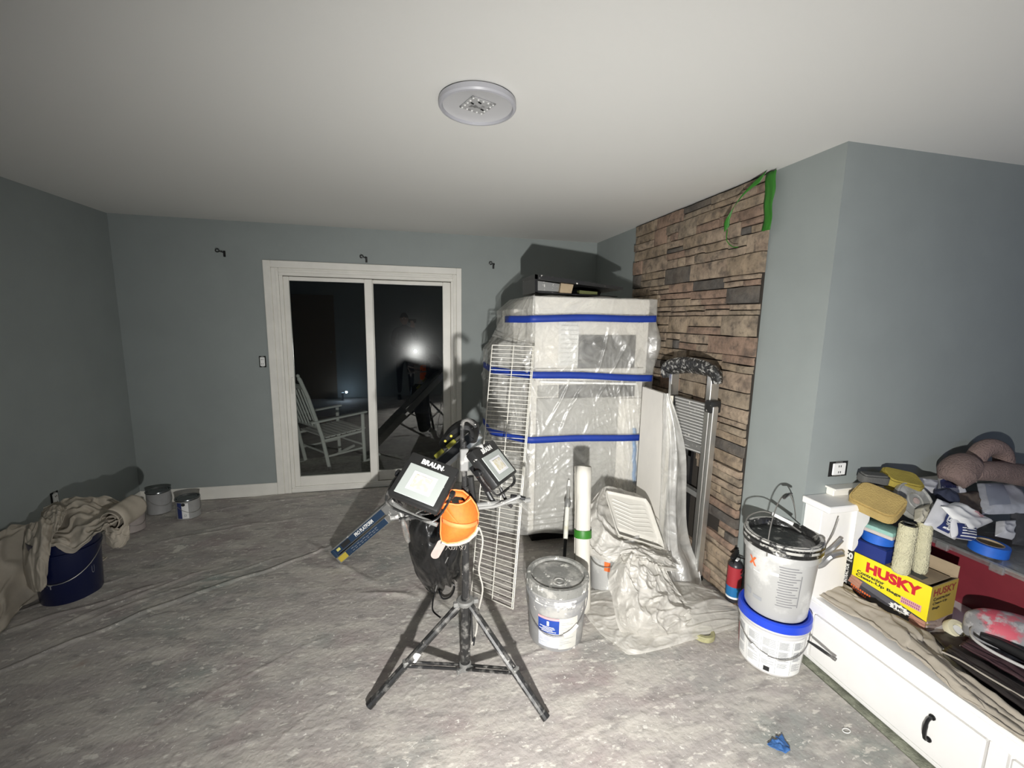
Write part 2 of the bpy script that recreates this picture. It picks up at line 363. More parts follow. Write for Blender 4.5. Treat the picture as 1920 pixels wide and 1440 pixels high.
def stone(y0, y1, z0, z1, sk0=0, sk1=0):
    d = rs.uniform(.014, .036); nu = 4; g = .0035
    y0 += g; y1 -= g; z0 += g*.9; z1 -= g*.9; vs = []; fs = []; sd = rs.random()*50
    for j in range(4):
        for i in range(nu+1):
            u = i/nu; v = j/3; e = 0 if (i in (0, nu) or j in (0, 3)) else 1
            y = lerp(y0, y1, u); z = lerp(z0, z1, v)+(sk0+(sk1-sk0)*u if j in (3,) else 0)*0
            wv = nz((y*9, z*9, sd))*.004
            x = XR-.012-(d*(.72+.28*e))-nz((y*20, z*20, sd), 1, 3)*.006*e
            vs.append((x, y+(nz((0, z*30, sd))*.004 if i in (0, nu) else 0), z+wv))
    n = len(vs)
    idx = lambda i, j: j*(nu+1)+i
    for j in range(3):
        for i in range(nu): fs.append((idx(i, j), idx(i+1, j), idx(i+1, j+1), idx(i, j+1)))
    ring = [idx(i, 0) for i in range(nu+1)]+[idx(nu, j) for j in (1, 2, 3)]+[idx(i, 3) for i in range(nu-1, -1, -1)]+[idx(0, j) for j in (2, 1)]
    for k in ring: vs.append((XR-.010, vs[k][1], vs[k][2]))
    m_ = len(ring)
    for k in range(m_): fs.append((ring[k], ring[(k+1) % m_], n+(k+1) % m_, n+k))
    me = MB(); me.add(vs, fs)
    w = [3, 3, 2.6, 1.3, 3.2]
    me.build('stone', rs.choices(stone_mats, w)[0], wall_r, smooth=40)
z = .015; cnt = 0
while z < H-.03:
    hrow = min(rs.choice((.065, .08, .095, .11, .12)), H-.012-z)
    if H-.012-z-hrow < .04: hrow = H-.012-z
    y = YS0+rs.uniform(-.012, .012)
    while y < YS1-.02:
        w = rs.uniform(.14, .40)
        if y+w > YS1-.09: w = YS1-y
        inbox = lambda a, c, p, q: (a < FB[1] and c > FB[0] and p < FB[3] and q > FB[2])
        k = rs.random()
        if k < .42: parts = [(y, y+w, z, z+hrow)]
        elif k < .72:
            s_ = hrow*rs.uniform(.4, .6); parts = [(y, y+w, z, z+s_), (y, y+w, z+s_, z+hrow)]
        else:
            s_ = hrow*rs.uniform(.4, .6); c_ = w*rs.uniform(.35, .65); parts = [(y, y+c_, z, z+s_), (y+c_, y+w, z, z+s_), (y, y+w, z+s_, z+hrow)]
        for q in parts:
            if not inbox(*q):
                stone(*q); cnt += 1
        y += w
    z += hrow
print('stones', cnt)
# firebox in the stonework
fb = thing('fireplace_insert', 'black fireplace opening in the stone wall behind the folded ladder', 'fireplace', (XR-.02, (FB[0]+FB[1])/2, FB[2]))
o = MB().span((XR-.035, FB[0]+.01, FB[2]+.0), (XR-.008, FB[0]+.04, FB[3])).span((XR-.035, FB[1]-.04, FB[2]), (XR-.008, FB[1]-.01, FB[3]))
o.span((XR-.035, FB[0]+.01, FB[3]-.04), (XR-.008, FB[1]-.01, FB[3])).span((XR-.035, FB[0]+.01, FB[2]), (XR-.008, FB[1]-.01, FB[2]+.03))
o.build('frame', m_dark, fb, world=True)
MB().span((XR-.014, FB[0]+.03, FB[2]+.02), (XR-.008, FB[1]-.03, FB[3]-.03)).build('door_glass', m_mattblack, fb, world=True)  # flat black panel stands in for the dark inside of the opening

# ---- paint-stained drop sheet over the floor
def floor_sheet():
    x0, x1, y0, y1 = XL+.02, 1.85, YB+.02, D-.02; nx, ny = 440, 500
    X, Y = np.meshgrid(np.linspace(x0, x1, nx), np.linspace(y0, y1, ny))
    Z = np.zeros_like(X)
    rr = np.random.RandomState(3)
    lines = []   # creases: start, end, height, half width
    P = lambda a, b_: np.array(at(a, b_, 'z', 0))[:2]
    for (a, c, h, w) in (((-60, 1275), (640, 1016), .010, .012), ((640, 1016), (760, 965), .008, .012), ((-40, 1200), (330, 1085), .008, .016), ((60, 1190), (420, 1060), .006, .014), ((120, 1180), (560, 1030), .005, .01),
                         ((660, 1110), (800, 1125), .010, .02), ((560, 1010), (720, 1100), .008, .02), ((250, 1380), (640, 1180), .004, .006), ((930, 1250), (1180, 1190), .006, .012), ((300, 1440), (700, 1330), .003, .008),
                         ((270, 1020), (600, 965), .005, .014), ((350, 1000), (520, 975), .005, .012), ((1180, 1310), (1500, 1300), .004, .02), ((760, 1090), (880, 1160), .008, .02),
                         ((0, 1160), (260, 1070), .007, .012), ((440, 1440), (640, 1290), .003, .006), ((380, 960), (640, 925), .006, .014), ((1000, 1430), (1400, 1250), .003, .01)):
        lines.append((P(*a), P(*c), h, w))
    for (a, c, h, w) in lines:
        d = c-a; L_ = np.hypot(*d); d /= L_; t = (X-a[0])*d[0]+(Y-a[1])*d[1]; s = (X-a[0])*-d[1]+(Y-a[1])*d[0]
        s = s+.02*np.sin(t*5+a[0]*9)+.006*np.sin(t*17)
        e = np.clip(t/.15, 0, 1)*np.clip((L_-t)/.15, 0, 1); Z += h*e*np.exp(-(s/w)**2)
    for k in range(9):
        a = rr.uniform(0, PI); f = rr.uniform(2, 9); ph = rr.uniform(0, 6); Z += .0016*np.sin(f*(X*np.cos(a)+Y*np.sin(a))+ph+2*np.sin(1.3*X+ph)+1.5*np.sin(1.7*Y))
    # the sheet is ruffled where it was dragged, towards the left rear
    ruff = np.clip((-X-.2)/1.2, 0, 1)*np.clip((Y-1.6)/1, 0, 1)
    q = X*.45+Y*.9; Z += ruff*.005*np.abs(np.sin(q*14+2.5*np.sin(X*1.6)+1.5*np.sin(Y*2.3)))**3
    Z = np.clip(Z, -.004, .03)-.001
    me = bpy.data.meshes.new('drop_sheet')
    me.vertices.add(nx*ny); me.vertices.foreach_set('co', np.stack([X, Y, Z], -1).astype(np.float32).ravel())
    i = np.arange(nx-1)[None, :]+np.arange(ny-1)[:, None]*nx
    q4 = np.stack([i, i+1, i+nx+1, i+nx], -1).reshape(-1, 4)
    me.loops.add(q4.size); me.loops.foreach_set('vertex_index', q4.ravel().astype(np.int32))
    me.polygons.add(len(q4)); me.polygons.foreach_set('loop_start', (np.arange(len(q4))*4).astype(np.int32)); me.polygons.foreach_set('loop_total', np.full(len(q4), 4, np.int32))
    me.update(); me.validate(); me.shade_smooth(); me.materials.append(m_floor)
    o = bpy.data.objects.new('drop_sheet', me); C.objects.link(o)
    tag(o, 'grey paint-spattered drop sheet covering the whole floor', 'drop cloth')
floor_sheet()

# ---- base bench along the nook, with drawer fronts
BX = 1.90; BZ = .338
bn = thing('window_bench', 'low white built-in bench with drawers along the right side of the room', 'bench', (BX, .4, 0))
MB().span((BX+.012, YB+.01, .0), (2.95, YC-.002, BZ-.022), .002).build('carcass', m_trim2, bn, world=True)
MB().span((BX-.012, YB+.01, BZ-.022), (2.95, YC-.002, BZ), .004).build('top', m_trim2, bn, world=True)
MB().span((BX+.004, YB+.01, .0), (BX+.02, YC-.002, .018), .002).build('toe_rail', m_trim2, bn, world=True)
for k, (ya, yb) in enumerate(((.865, 1.515), (.155, .80), (-.55, .09))):
    f = MB().span((BX-.008, ya, .028), (BX+.02, yb, .252), .005).build('drawer_front', m_trim2, bn, world=True)
    yc = at(1735, 1376, 'x', BX-.03).y if k == 0 else (ya+yb)/2; zc = .145
    pts = [(BX-.006, yc, zc+.048), (BX-.028, yc, zc+.042), (BX-.036, yc, zc+.02), (BX-.038, yc, zc), (BX-.036, yc, zc-.02), (BX-.028, yc, zc-.042), (BX-.006, yc, zc-.048)]
    o = MB().tube(spline(pts, 14), [.006]*5+[.0075]*5+[.006]*5, 8)
    for s_ in (-1, 1): o.tube([(BX-.004, yc, zc+s_*.048), (BX-.012, yc, zc+s_*.048)], .011, 10)
    o.build('handle', m_dark, f, world=True)
MB().span((BX-.008, YB+.02, .262), (BX+.02, YC-.004, .314), .003).build('top_rail', m_trim2, bn, world=True)
for ya, yb in ((1.524, YC-.004), (.809, .856), (.099, .146)): MB().span((BX-.008, ya, .022), (BX+.02, yb, .262), .002).build('stile', m_trim2, bn, world=True)
# pilaster + mantel shelf end in the nook corner
p = MB().span((XR+.012, 1.515, BZ), (2.05, YC, .80), .003)
p.span((XR-.012, 1.462, .80), (2.13, YC+.0, .832), .004)
struct(p.build('trim_2', m_trim2))
p = MB().span((1.975, 1.565, .832), (3.4, YC, .865), .003).span((1.965, 1.55, .865), (3.4, YC, .874), .002); struct(p.build('trim_3', m_trim))
# scrolled bracket beside the pilaster
o = MB(); pr_ = []
for i in range(26):
    t = i/25; zz = lerp(.80, .575, t); xx = .012+.10*(1-t)**1.3+.012*abs(math.sin(t*4*PI)); pr_.append((xx, zz))
for i in range(25): o.prism([(0, pr_[i][1]), pr_[i], pr_[i+1], (0, pr_[i+1][1])], .07, c=(2.05, 1.50, 0))
struct(o.build('trim_4', m_trim2))

def dup(root, loc, rotz=0, label=None):
    r = root.copy(); C.objects.link(r); r.location = loc; r.rotation_euler = (0, 0, rotz)
    if label: r['label'] = label
    for ch in list(root.children):
        c = ch.copy(); C.objects.link(c); c.parent = r
        for g in list(ch.children):
            d = g.copy(); C.objects.link(d); d.parent = c
    return r
def facecam(x, y): return math.atan2(-y, -x)
def arc(b, rf, a0, a1, z0, z1, off=.0012, n=14):
    """patch on a bucket wall: rf(z) is its radius"""
    vs = []; fs = []
    for i in range(n+1):
        a = lerp(a0, a1, i/n)
        for z_ in (z0, z1): r = rf(z_)+off; vs.append((r*math.cos(a), r*math.sin(a), z_))
    for i in range(n): fs.append((2*i, 2*i+2, 2*i+3, 2*i+1))
    b.add(vs, fs)
def round_text(txt, rf, ac, zc, size, m, parent, off=.002, **k):
    # seen from outside, text runs with increasing angle
    return lettering(txt, lambda x, y: ((rf(zc+y)+off)*math.cos(ac+x/rf(zc)), (rf(zc+y)+off)*math.sin(ac+x/rf(zc)), zc+y), m, parent, size, **k)

# ------------------------------------------------------------------ ceiling light
fc = Vector((.245, 1.675, H))
t = thing('ceiling_light', 'round white LED ceiling fixture, unlit, with a square plate of diodes', 'light', fc)
m_rim = mat('fixture_rim', (.42, .42, .45), .4); m_base = mat('fixture_base', (.52, .52, .53), .35)
MB().lathe([(.118, -.001), (.132, -.002), (.140, -.008), (.141, -.024), (.137, -.030), (.129, -.031), (.126, -.022), (.122, -.006)], 64).build('rim', m_rim, t)
MB().lathe([(.0001, -.016), (.108, -.016), (.120, -.020), (.128, -.022)], 64).build('base_plate', m_base, t)
sq = MB(rot(z=math.radians(22))); sq.box((0, 0, -.0185), (.098, .098, .004), bev=.0015); pb = sq.build('led_board', mat('circuit_board', (.40, .40, .40), .5, layers=(((.16,.16,.16), 40, .5, .62, 1),)), t)
for k in range(4):
    for j in range(5):
        a = Matrix.Rotation(math.radians(22+90*k), 4, 'Z') @ Vector((-.041+.0205*j if j < 4 else .041, .041, -.0215))
        if j == 4: continue
        MB(T(*a)).box((0, 0, 0), (.006, .006, .002)).build('diode', m_print, pb, smooth=0)
for a in ((.02, .02), (-.022, -.018), (.004, -.028)): MB(T(a[0], a[1], -.0215)).box((0, 0, 0), (.013, .005, .003), rot(z=.7)).build('terminal', m_mattblack, pb, smooth=0)

# ------------------------------------------------------------------ wall fittings
def bracket(px, py, lab, flip=1):
    p = at(px, py, 'y', D); t = thing('curtain_bracket', lab, 'bracket', (p.x, D, p.z), 0, 'curtain rod brackets')
    MB().box((0, -.003, 0), (.018, .006, .05), bev=.002).build('wall_plate', m_dark, t)
    o = MB().tube([(0, -.004, .008), (0, -.05, .008), (0, -.056, .014)], .004, 8)
    o.tube([(-.035*flip+.014*math.cos(a), -.05, .018+.012*math.sin(a)) for a in [PI*.0+i*PI/6 for i in range(12)]], .0038, 6, closed=True).tube([(0, -.05, .008), (-.022*flip, -.05, .014)], .004, 6)
    o.build('rod_holder', m_dark, t)
    return t
bracket(421, 476, 'black curtain rod bracket high on the back wall, left of the sliding door')
bracket(687, 487, 'black curtain rod bracket just above the middle of the sliding door frame')
bracket(925, 499, 'black curtain rod bracket on the back wall, right of the sliding door')
def outlet(name, lab, loc, rz, w=.075, h=.115, screws=True, sw=False):
    t = thing(name, lab, 'outlet' if not sw else 'switch', loc, rz)
    MB().box((0, -.001, 0), (w, .004, h)).build('wall_box', m_mattblack, t)
    MB().box((0, -.006, 0), (w*.70, .008, h*.80), bev=.003).build('socket_body', m_print, t)
    for s_ in (-1, 1):
        for x_ in (-.006, .006): MB().box((x_, -.0105, s_*h*.2), (.003, .002, .010)).build('slot', m_mattblack, t, smooth=0)
    for s_ in (-1, 1): MB().box((0, -.004, s_*h*.43), (w*.35, .003, .012)).build('mounting_tab', m_steel, t)
    return t
outlet('wall_outlet', 'bare double outlet without cover plate above the white mantel shelf', (2.03, YC, .955), 0, .11, .075)
p_ = at(503, 678, 'y', D); t = outlet('light_switch', 'bare light switch without cover plate left of the sliding door', (p_.x-.045, D, p_.z), 0, .055, .10, sw=True)
outlet('wall_outlet', 'bare outlet low on the dark left wall above the canvas', (XL, 3.33, .415), PI/2, .06, .10)

# green tape at the stone wall's upper corner
t = thing('green_tape', 'green masking tape hanging at the top corner of the stone wall', 'tape', (XR-.05, 2.02, 2.42))
xg = XR-.045; yg = at(1455, 330, 'x', xg).y-1.985
MB().grid(lambda u, v: (xg+.003*math.sin(u*9+v*7), lerp(1.985, 2.050-.010*v, u)+yg+.004*math.sin(v*14), lerp(2.425, 2.135, v)), 4, 14).build('stuck_strip', m_green, t, world=True, solid=.001)
pA = [(xg-.01, 2.05+yg, 2.41), (xg-.03, 2.12+yg, 2.37), (xg-.05, 2.18+yg, 2.31), (xg-.06, 2.225+yg, 2.24), (xg-.055, 2.235+yg, 2.18)]
A_ = spline(pA, 24)
MB().grid(lambda u, v: Vector(A_[int(v*24)])+Vector((-.012*u, (.03 if v < .8 else .02)*(u-.5)*(1+.3*math.sin(v*9)), -.055*(u-.5)*(1-.5*v))), 3, 24).build('loose_strip', m_green, t, world=True, solid=.001)
B_ = spline([(xg-.055, 2.235+yg, 2.18), (xg-.055, 2.235+yg, 2.12), (xg-.04, 2.20+yg, 2.08), (xg-.03, 2.17+yg, 2.075)], 12)
MB().tube(B_, .0025, 5).build('tape_thread', m_green, t, world=True)

# ------------------------------------------------------------------ wrapped cabinet
TX0, TX1, TY0, TY1, TZ = .80, 1.675, 2.80, 3.42, 1.80
tw = thing('wrapped_cabinet', 'tall white cabinet wrapped in clear plastic sheeting with blue tape bands', 'cabinet', (1.24, 3.1, 0))
def tb(name, a, b_, m, bev=.004, par=None): return MB().span(a, b_, bev).build(name, m, par or tw, world=True)
tb('carcass', (TX0, TY0+.03, .10), (TX1, TY1, TZ), m_cream)
tb('shadow_plinth', (TX0+.05, TY0+.10, 0), (TX1-.04, TY1-.03, .10), m_mattblack)  # matt black stands in for the shadow gap under the wrap
def fx(px, py): p = at(px, py, 'y', TY0); return p.x, p.z
def front(name, px0, py0, px1, py1, m, d=.03, bev=.003):
    x0, z0 = fx(px0, py0); x1, z1 = fx(px1, py1); return tb(name, (x0, TY0+.03-d, min(z0, z1)), (x1, TY0+.031, max(z0, z1)), m, bev)
front('top_rail', 1004, 556, 1216, 600, m_cream)
front('side_stile', 1004, 603, 1046, 690, m_cream)
lp = front('louver_panel', 1048, 603, 1084, 686, m_print, .025)
x0, z0 = fx(1050, 608); x1, z1 = fx(1083, 684)
for k in range(9):
    z_ = lerp(z0, z1, (k+.5)/9); MB().box(((x0+x1)/2, TY0+.0, z_), (x1-x0-.02, .010, .016), rot(x=.5)).build('slat', m_print, lp, world=True)
front('niche_shade_panel', 1087, 628, 1192, 690, m_niche, .012)  # dark panel: the shade of a deep niche put into its colour
front('niche_lintel', 1087, 603, 1206, 627, m_cream)
front('middle_rail', 1004, 692, 1206, 712, m_cream)
front('slot_shade_panel', 1050, 723, 1192, 744, m_niche, .012)  # shade of the recess below the bar, painted as a dark panel
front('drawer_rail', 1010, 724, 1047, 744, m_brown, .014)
o = MB(); a = at(1014, 716, 'y', TY0-.03); b_ = at(1192, 720, 'y', TY0-.03); o.tube([a, b_], .008, 8)
for q in (a, b_): o.tube([q, q+Vector((0, .05, 0))], .006, 8)
o.build('pull_bar', m_print, tw, world=True)
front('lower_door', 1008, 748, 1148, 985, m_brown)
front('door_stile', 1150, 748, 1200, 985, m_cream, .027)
# second wrapped piece at its left
tb('side_unit', (.60, 3.02, .03), (.79, 3.42, 1.49), m_brown)
tb('side_box', (.70, 2.98, 1.50), (.79, 3.38, 1.73), m_cream)
# plastic wrap: follows the outline with folds
def xl(z): 
    return .555 if z < 1.42 else (lerp(.555, .665, (z-1.42)/.14) if z < 1.56 else lerp(.665, .775, max(0, (z-1.72))/.10) if z > 1.72 else .665)
def outline(s, z):
    """s 0..1 runs round the back-left, front-left corner, front, right side"""
    l = xl(z); yb = 2.98 if z < 1.6 else 2.93
    P = [Vector((l, 3.42)), Vector((l, yb)), Vector((TX0-.02, TY0-.03)), Vector(((TX0+TX1)/2, TY0-.035)), Vector((TX1+.02, TY0-.03)), Vector((TX1+.025, 3.42))]
    K = [0, .16, .36, .62, .86, 1]
    for i in range(5):
        if s <= K[i+1]: return P[i].lerp(P[i+1], (s-K[i])/(K[i+1]-K[i]))
    return P[-1]
def fold(s, z, k=1):
    """sharp creases in several directions that fade in and out"""
    f = 0; x = s*2.6
    for i, (a, sc, am) in enumerate(((.9, 3.2, .014), (-.5, 5.5, .010), (1.9, 8, .007), (-1.2, 13, .005), (.3, 19, .004))):
        q = math.cos(a)*x+math.sin(a)*z+.10*nz((x*2, z*2, i)); w = nz((q*sc, (x*math.sin(a)-z*math.cos(a))*sc*.3, i*5.0)); on = max(0, nz((x*1.7, z*1.7, i*3.3))+.25)
        f += am*max(0, 1-abs(w)*6)*on*2.2
    return f*k
def wrapf(u, v):
    z = lerp(.115, TZ+.012, v); z += .018*math.sin(u*19)*(1-v)**6
    p = outline(u, z); n_ = Vector((-1, 0)) if u < .16 else Vector((-.75, -.66)) if u < .36 else Vector((0, -1)) if u < .86 else Vector((1, 0))
    k = .25+1.1*math.sin(PI*min(1, v*1.02))
    f = fold(u, z, k)
    if .78 < u < .95: f += .045*math.exp(-((u-.865)/.035)**2-((z-1.50)/.12)**2)   # billow at the right edge
    f += .012*math.exp(-((z-.22)/.1)**2)*math.sin(z*150+3*math.sin(u*6))*.5
    for zt in (1.665, 1.262, .822): f *= 1-.8*math.exp(-((z-zt)/.045)**2)
    return Vector((p.x+n_.x*f, p.y+n_.y*f, z))
MB().grid(wrapf, 300, 260).build('plastic_wrap', m_film, tw, world=True, smooth=180)
MB().grid(lambda u, v: Vector((lerp(TX0-.02, TX1+.02, u), lerp(TY0-.03, TY1, v), TZ+.012+.008*nz((u*6, v*5, 2))+.012*abs(nz((u*3, v*9, 4))))), 50, 30).build('plastic_top', m_film, tw, world=True, smooth=180)
# a corner of the sheet pulled out like a tent on the left
q0, q1, q2, q3 = at(1003, 552, 'y', 2.77), at(953, 572, 'y', 3.2), at(1003, 650, 'y', 2.77), at(922, 630, 'y', 3.2)
MB().grid(lambda u, v: (q0.lerp(q1, u)).lerp(q2.lerp(q3, u), v)+Vector((0, -.03, 0))*math.sin(PI*u)+Vector((0, .014, 0))*nz((u*7, v*3, 8)), 26, 22).build('plastic_corner', m_film, tw, world=True, smooth=180)
def tape(zl, zm, zr, name='tape_band', u0=.03, u1=.90, w=.046):
    def fn(u, v):
        s = lerp(u0, u1, u); z = (lerp(zl, zm, s/.36) if s < .36 else lerp(zm, zr, (s-.36)/.5))+.004*math.sin(s*14)
        p = outline(s, z); n_ = Vector((-1, 0)) if s < .16 else Vector((-.75, -.66)) if s < .36 else Vector((0, -1)) if s < .86 else Vector((1, 0))
        return Vector((p.x+n_.x*.013, p.y+n_.y*.013, z+(v-.5)*w))
    return MB().grid(fn, 70, 1).build(name, m_blue_tape, tw, world=True, solid=.0015)
z_ = lambda px, py: at(px, py, 'y', TY0-.04).z
tape(z_(1003, 597)-.02, z_(1003, 597), z_(1215, 597), u0=.12)
tape(z_(1003, 702)+.01, z_(1003, 702), z_(1205, 709))
tape(z_(1003, 824)+.01, z_(1003, 824), z_(1197, 820))
MB().grid(lambda u, v: at(lerp(1186, 1193, u), lerp(803, 905, v), 'y', TY0-.006)+Vector((.004*math.sin(v*20), 0, 0)), 2, 12).build('upright_tape', m_ltblue, tw, world=True, solid=.0015)

# black open-fronted tray lying on top of the wrapped cabinet
t = thing('flat_black_box', 'flat black wrapped box with an open front lying on top of the wrapped cabinet', 'box', (1.2, 3.0, TZ+.03))
yy = 2.84; P4 = [at(1003, 514, 'y', yy), at(1168, 538, 'y', yy), at(1158, 557, 'y', yy), at(1003, 549, 'y', yy)]
def wedge(name, quad, dy, m, par=t, y0=0):
    b = MB(); f = [Vector(q)+Vector((0, y0, 0)) for q in quad]; g = [q+Vector((0, dy, 0)) for q in f]
    b.add(f+g, [(0, 1, 2, 3), (7, 6, 5, 4), (0, 4, 5, 1), (1, 5, 6, 2), (2, 6, 7, 3), (3, 7, 4, 0)]); return b.build(name, m, par, world=True, smooth=0)
zb = P4[3].z
L_ = lambda t_: P4[0].lerp(P4[1], t_)
wedge('lid', [P4[0], P4[1], P4[1]-Vector((0, 0, .022)), P4[0]-Vector((0, 0, .030))], .34, m_speckblack)
wedge('side_panel', [P4[0], P4[0]+Vector((.02, 0, -.003)), P4[3]+Vector((.02, 0, 0)), P4[3]], .34, m_dark)
wedge('floor_panel', [P4[3]+Vector((0, 0, .006)), P4[2]+Vector((0, 0, .006)), P4[2], P4[3]], .34, m_dark)
wedge('back_panel', [L_(.03)-Vector((0, 0, .03)), L_(.97)-Vector((0, 0, .022)), P4[2]+Vector((0, 0, .006)), P4[3]+Vector((0, 0, .006))], .01, m_dark, y0=.32)
wedge('grey_insert', [L_(.04)-Vector((0, 0, .035)), L_(.30)-Vector((0, 0, .035)), P4[3].lerp(P4[2], .30)+Vector((0, 0, .008)), P4[3].lerp(P4[2], .04)+Vector((0, 0, .008))], .01, m_alu2, y0=.05)
wedge('tan_label', [L_(.30)-Vector((0, 0, .032)), L_(.44)-Vector((0, 0, .030)), P4[3].lerp(P4[2], .44)+Vector((0, 0, .008)), P4[3].lerp(P4[2], .30)+Vector((0, 0, .008))], .03, m_card, y0=.02)
wedge('green_strip', [P4[3].lerp(P4[2], .54)+Vector((0, 0, .034)), P4[3].lerp(P4[2], .76)+Vector((0, 0, .030)), P4[3].lerp(P4[2], .76)+Vector((0, 0, .008)), P4[3].lerp(P4[2], .54)+Vector((0, 0, .008))], .05, mat('olive_card', (.09, .10, .03), .7), y0=.02)

# ------------------------------------------------------------------ wire shelf leaning on the cabinet
sBL, sBR = at(884, 1108, 'z', .005), at(962, 1142, 'z', .005)
sTL, sTR = at(923, 647, 'y', 2.70), at(1002, 650, 'y', 2.66)
ws = thing('wire_shelf', 'long white coated wire shelf leaning against the wrapped cabinet behind the lamp stand', 'shelf', tuple((sBL+sBR)/2))
def sp(u, v): return sBL.lerp(sBR, u).lerp(sTL.lerp(sTR, u), v)
nrm = (sBR-sBL).cross(sTL-sBL).normalized(); 
if nrm.y > 0: nrm = -nrm
for u, r, off in ((0, .0032, 0), (.5, .0032, .004), (.96, .0034, .004), (1.0, .0034, 0)):
    MB().tube([sp(u, 0)-nrm*off, sp(u, .5)-nrm*off, sp(u, 1)-nrm*off], r, 6).build('rail_wire', m_whitewire, ws, world=True)
nw = 58
o0 = MB().tube([(0, 0, 0), (1, 0, 0)], .0022, 5)
for k in range(nw+1):
    v = k/nw; a, b_ = sp(0, v), sp(1, v); MB().tube([a, b_, b_-nrm*.001+(b_-a)*.0], .0021 if 0 < k < nw else .003, 5).build('cross_wire', m_whitewire, ws, world=True)
# ------------------------------------------------------------------ big board + hanging polythene + ladder
bf, bk = Vector((1.53, 2.30, 0)), Vector((1.545, 2.64, 0))
t = thing('leaning_board', 'large pale grey board standing on edge between the wrapped cabinet and the ladder', 'board', tuple((bf+bk)/2))
dv = (bk-bf).normalized(); nb = Vector((dv.y, -dv.x, 0)); hb = 1.21
mb_board = mat('board_face', (.82, .79, .73), .7, var=.12, vscale=3, stretch=(1, 1, .5), spl=((.8, .79, .75), 30, .72))
b = MB(); v8 = []
for z_0 in (0, hb):
    for q, s_ in ((bf, 0), (bk, 0), (bk, .022), (bf, .022)): v8.append(q+nb*s_+Vector((0, 0, z_0)))
b.add(v8, [(0, 1, 2, 3), (7, 6, 5, 4), (0, 4, 5, 1), (1, 5, 6, 2), (2, 6, 7, 3), (3, 7, 4, 0)]); b.build('panel', mb_board, t, world=True, smooth=0)
b = MB(); e = bf-dv*.006+nb*.011; b.tube([e+Vector((0, 0, 0)), e+Vector((0, 0, hb*.5)), e+Vector((0, 0, hb))], .013, 8); b.build('edge_trim', mat('board_edge', (.72, .68, .58), .6, layers=(((.5,.46,.38), 9, .55, .65, .6),), stretch=(1, 1, .2)), t, world=True)
hp = thing('polythene_curtain', 'clear polythene sheet hanging down beside the leaning board to the floor', 'sheeting', tuple(at(1290, 1110, 'z', 0)))
rows = []
for (ys_, xs_, dys) in ((738, (1247, 1249, 1252, 1256), (2.27, 2.26, 2.26, 2.27)), (846, (1243, 1256, 1270, 1283), (2.26, 2.22, 2.22, 2.26)), (993, (1238, 1254, 1270, 1288), (2.26, 2.19, 2.20, 2.26)),
                        (1060, (1234, 1258, 1282, 1308), (2.24, 2.15, 2.14, 2.22)), (1128, (1238, 1268, 1298, 1330), (2.10, 2.03, 2.02, 2.08))):
    rows.append([at(x, ys_, 'y', y) for x, y in zip(xs_, dys)])
rows.append([at(1262, 1180, 'z', .012), at(1300, 1186, 'z', .012), at(1350, 1185, 'z', .012), at(1392, 1160, 'z', .012)])
g = cgrid(rows)
MB().grid(lambda u, v: (lambda p: Vector((p.x+.008*nz((u*9, v*4, 1)), p.y+(.022*math.sin(u*16+2*math.sin(v*5))*(.3+v)+.02*nz((u*6, v*7, 3)))*.8, max(.006, p.z+.012*nz((u*6, v*9, 6))*v))))(g(u, v)), 60, 110).build('sheet', film('curtain_polythene', (.90, .89, .85), .66, rough=.3, gloss=.2, bscale=9, bump=.5), hp, world=True, smooth=180)

ld_ = thing('folding_ladder', 'aluminium folding platform ladder leaning on the stone wall beside the board', 'ladder', (1.78, 2.40, 0))
rf_, rt_ = Vector((1.80, 2.275, .0)), at(1338, 705, 'x', 1.745); lf_, lt_ = Vector((1.80, 2.62, 0)), at(1264, 700, 'x', 1.745)
def rail(a, b_, w=.030, d=.055, name='rail'):
    ax = (b_-a).normalized(); side = Vector((0, 1, 0)); side = (side-ax*side.dot(ax)).normalized(); nn = ax.cross(side); L0 = (b_-a).length
    R = Matrix((nn, side, ax)).transposed(); o = MB(); c = (a+b_)/2
    o.box(c, (d, w, L0), R.to_4x4(), .003); o.box(c-nn*0+R @ Vector((-d/2, -w*.30, 0)), (.008, w*.28, L0*.99), R.to_4x4(), .002); o.box(c+R @ Vector((-d/2, w*.30, 0)), (.008, w*.28, L0*.99), R.to_4x4(), .002)
    return o.build(name, m_alu, ld_, world=True)
rail(rf_, rt_, .042); rail(lf_, lt_, .034); 
off = Vector((-.02, -.055, 0)); rail(rf_+off, rf_.lerp(rt_, .87)+off, .032, .035, 'outer_rail')
# black cap and joints
o = MB(); cpts = spline([lt_+Vector((-.01, .04, -.03)), lt_+Vector((-.02, .02, .035)), (lt_+rt_)/2+Vector((-.02, 0, .06)), rt_+Vector((-.02, -.02, .03)), rt_+Vector((-.01, -.05, -.035))], 18)
o.tube(cpts, [.028+.012*math.sin(PI*i/18) for i in range(19)], 10, flat=1.6); o.build('top_cap', mat('crusted_black', (.02,.02,.02), .35, layers=(((.5,.49,.46), 40, .53, .62, .9, 6),), bump=1, bscale=60, bdist=.01), ld_, world=True)
for q in (rf_.lerp(rt_, .865)+off*.6, lf_.lerp(lt_, .86)): MB().box(q, (.075, .062, .075), bev=.012, seg=2).build('hinge_joint', m_speckblack, ld_, world=True)
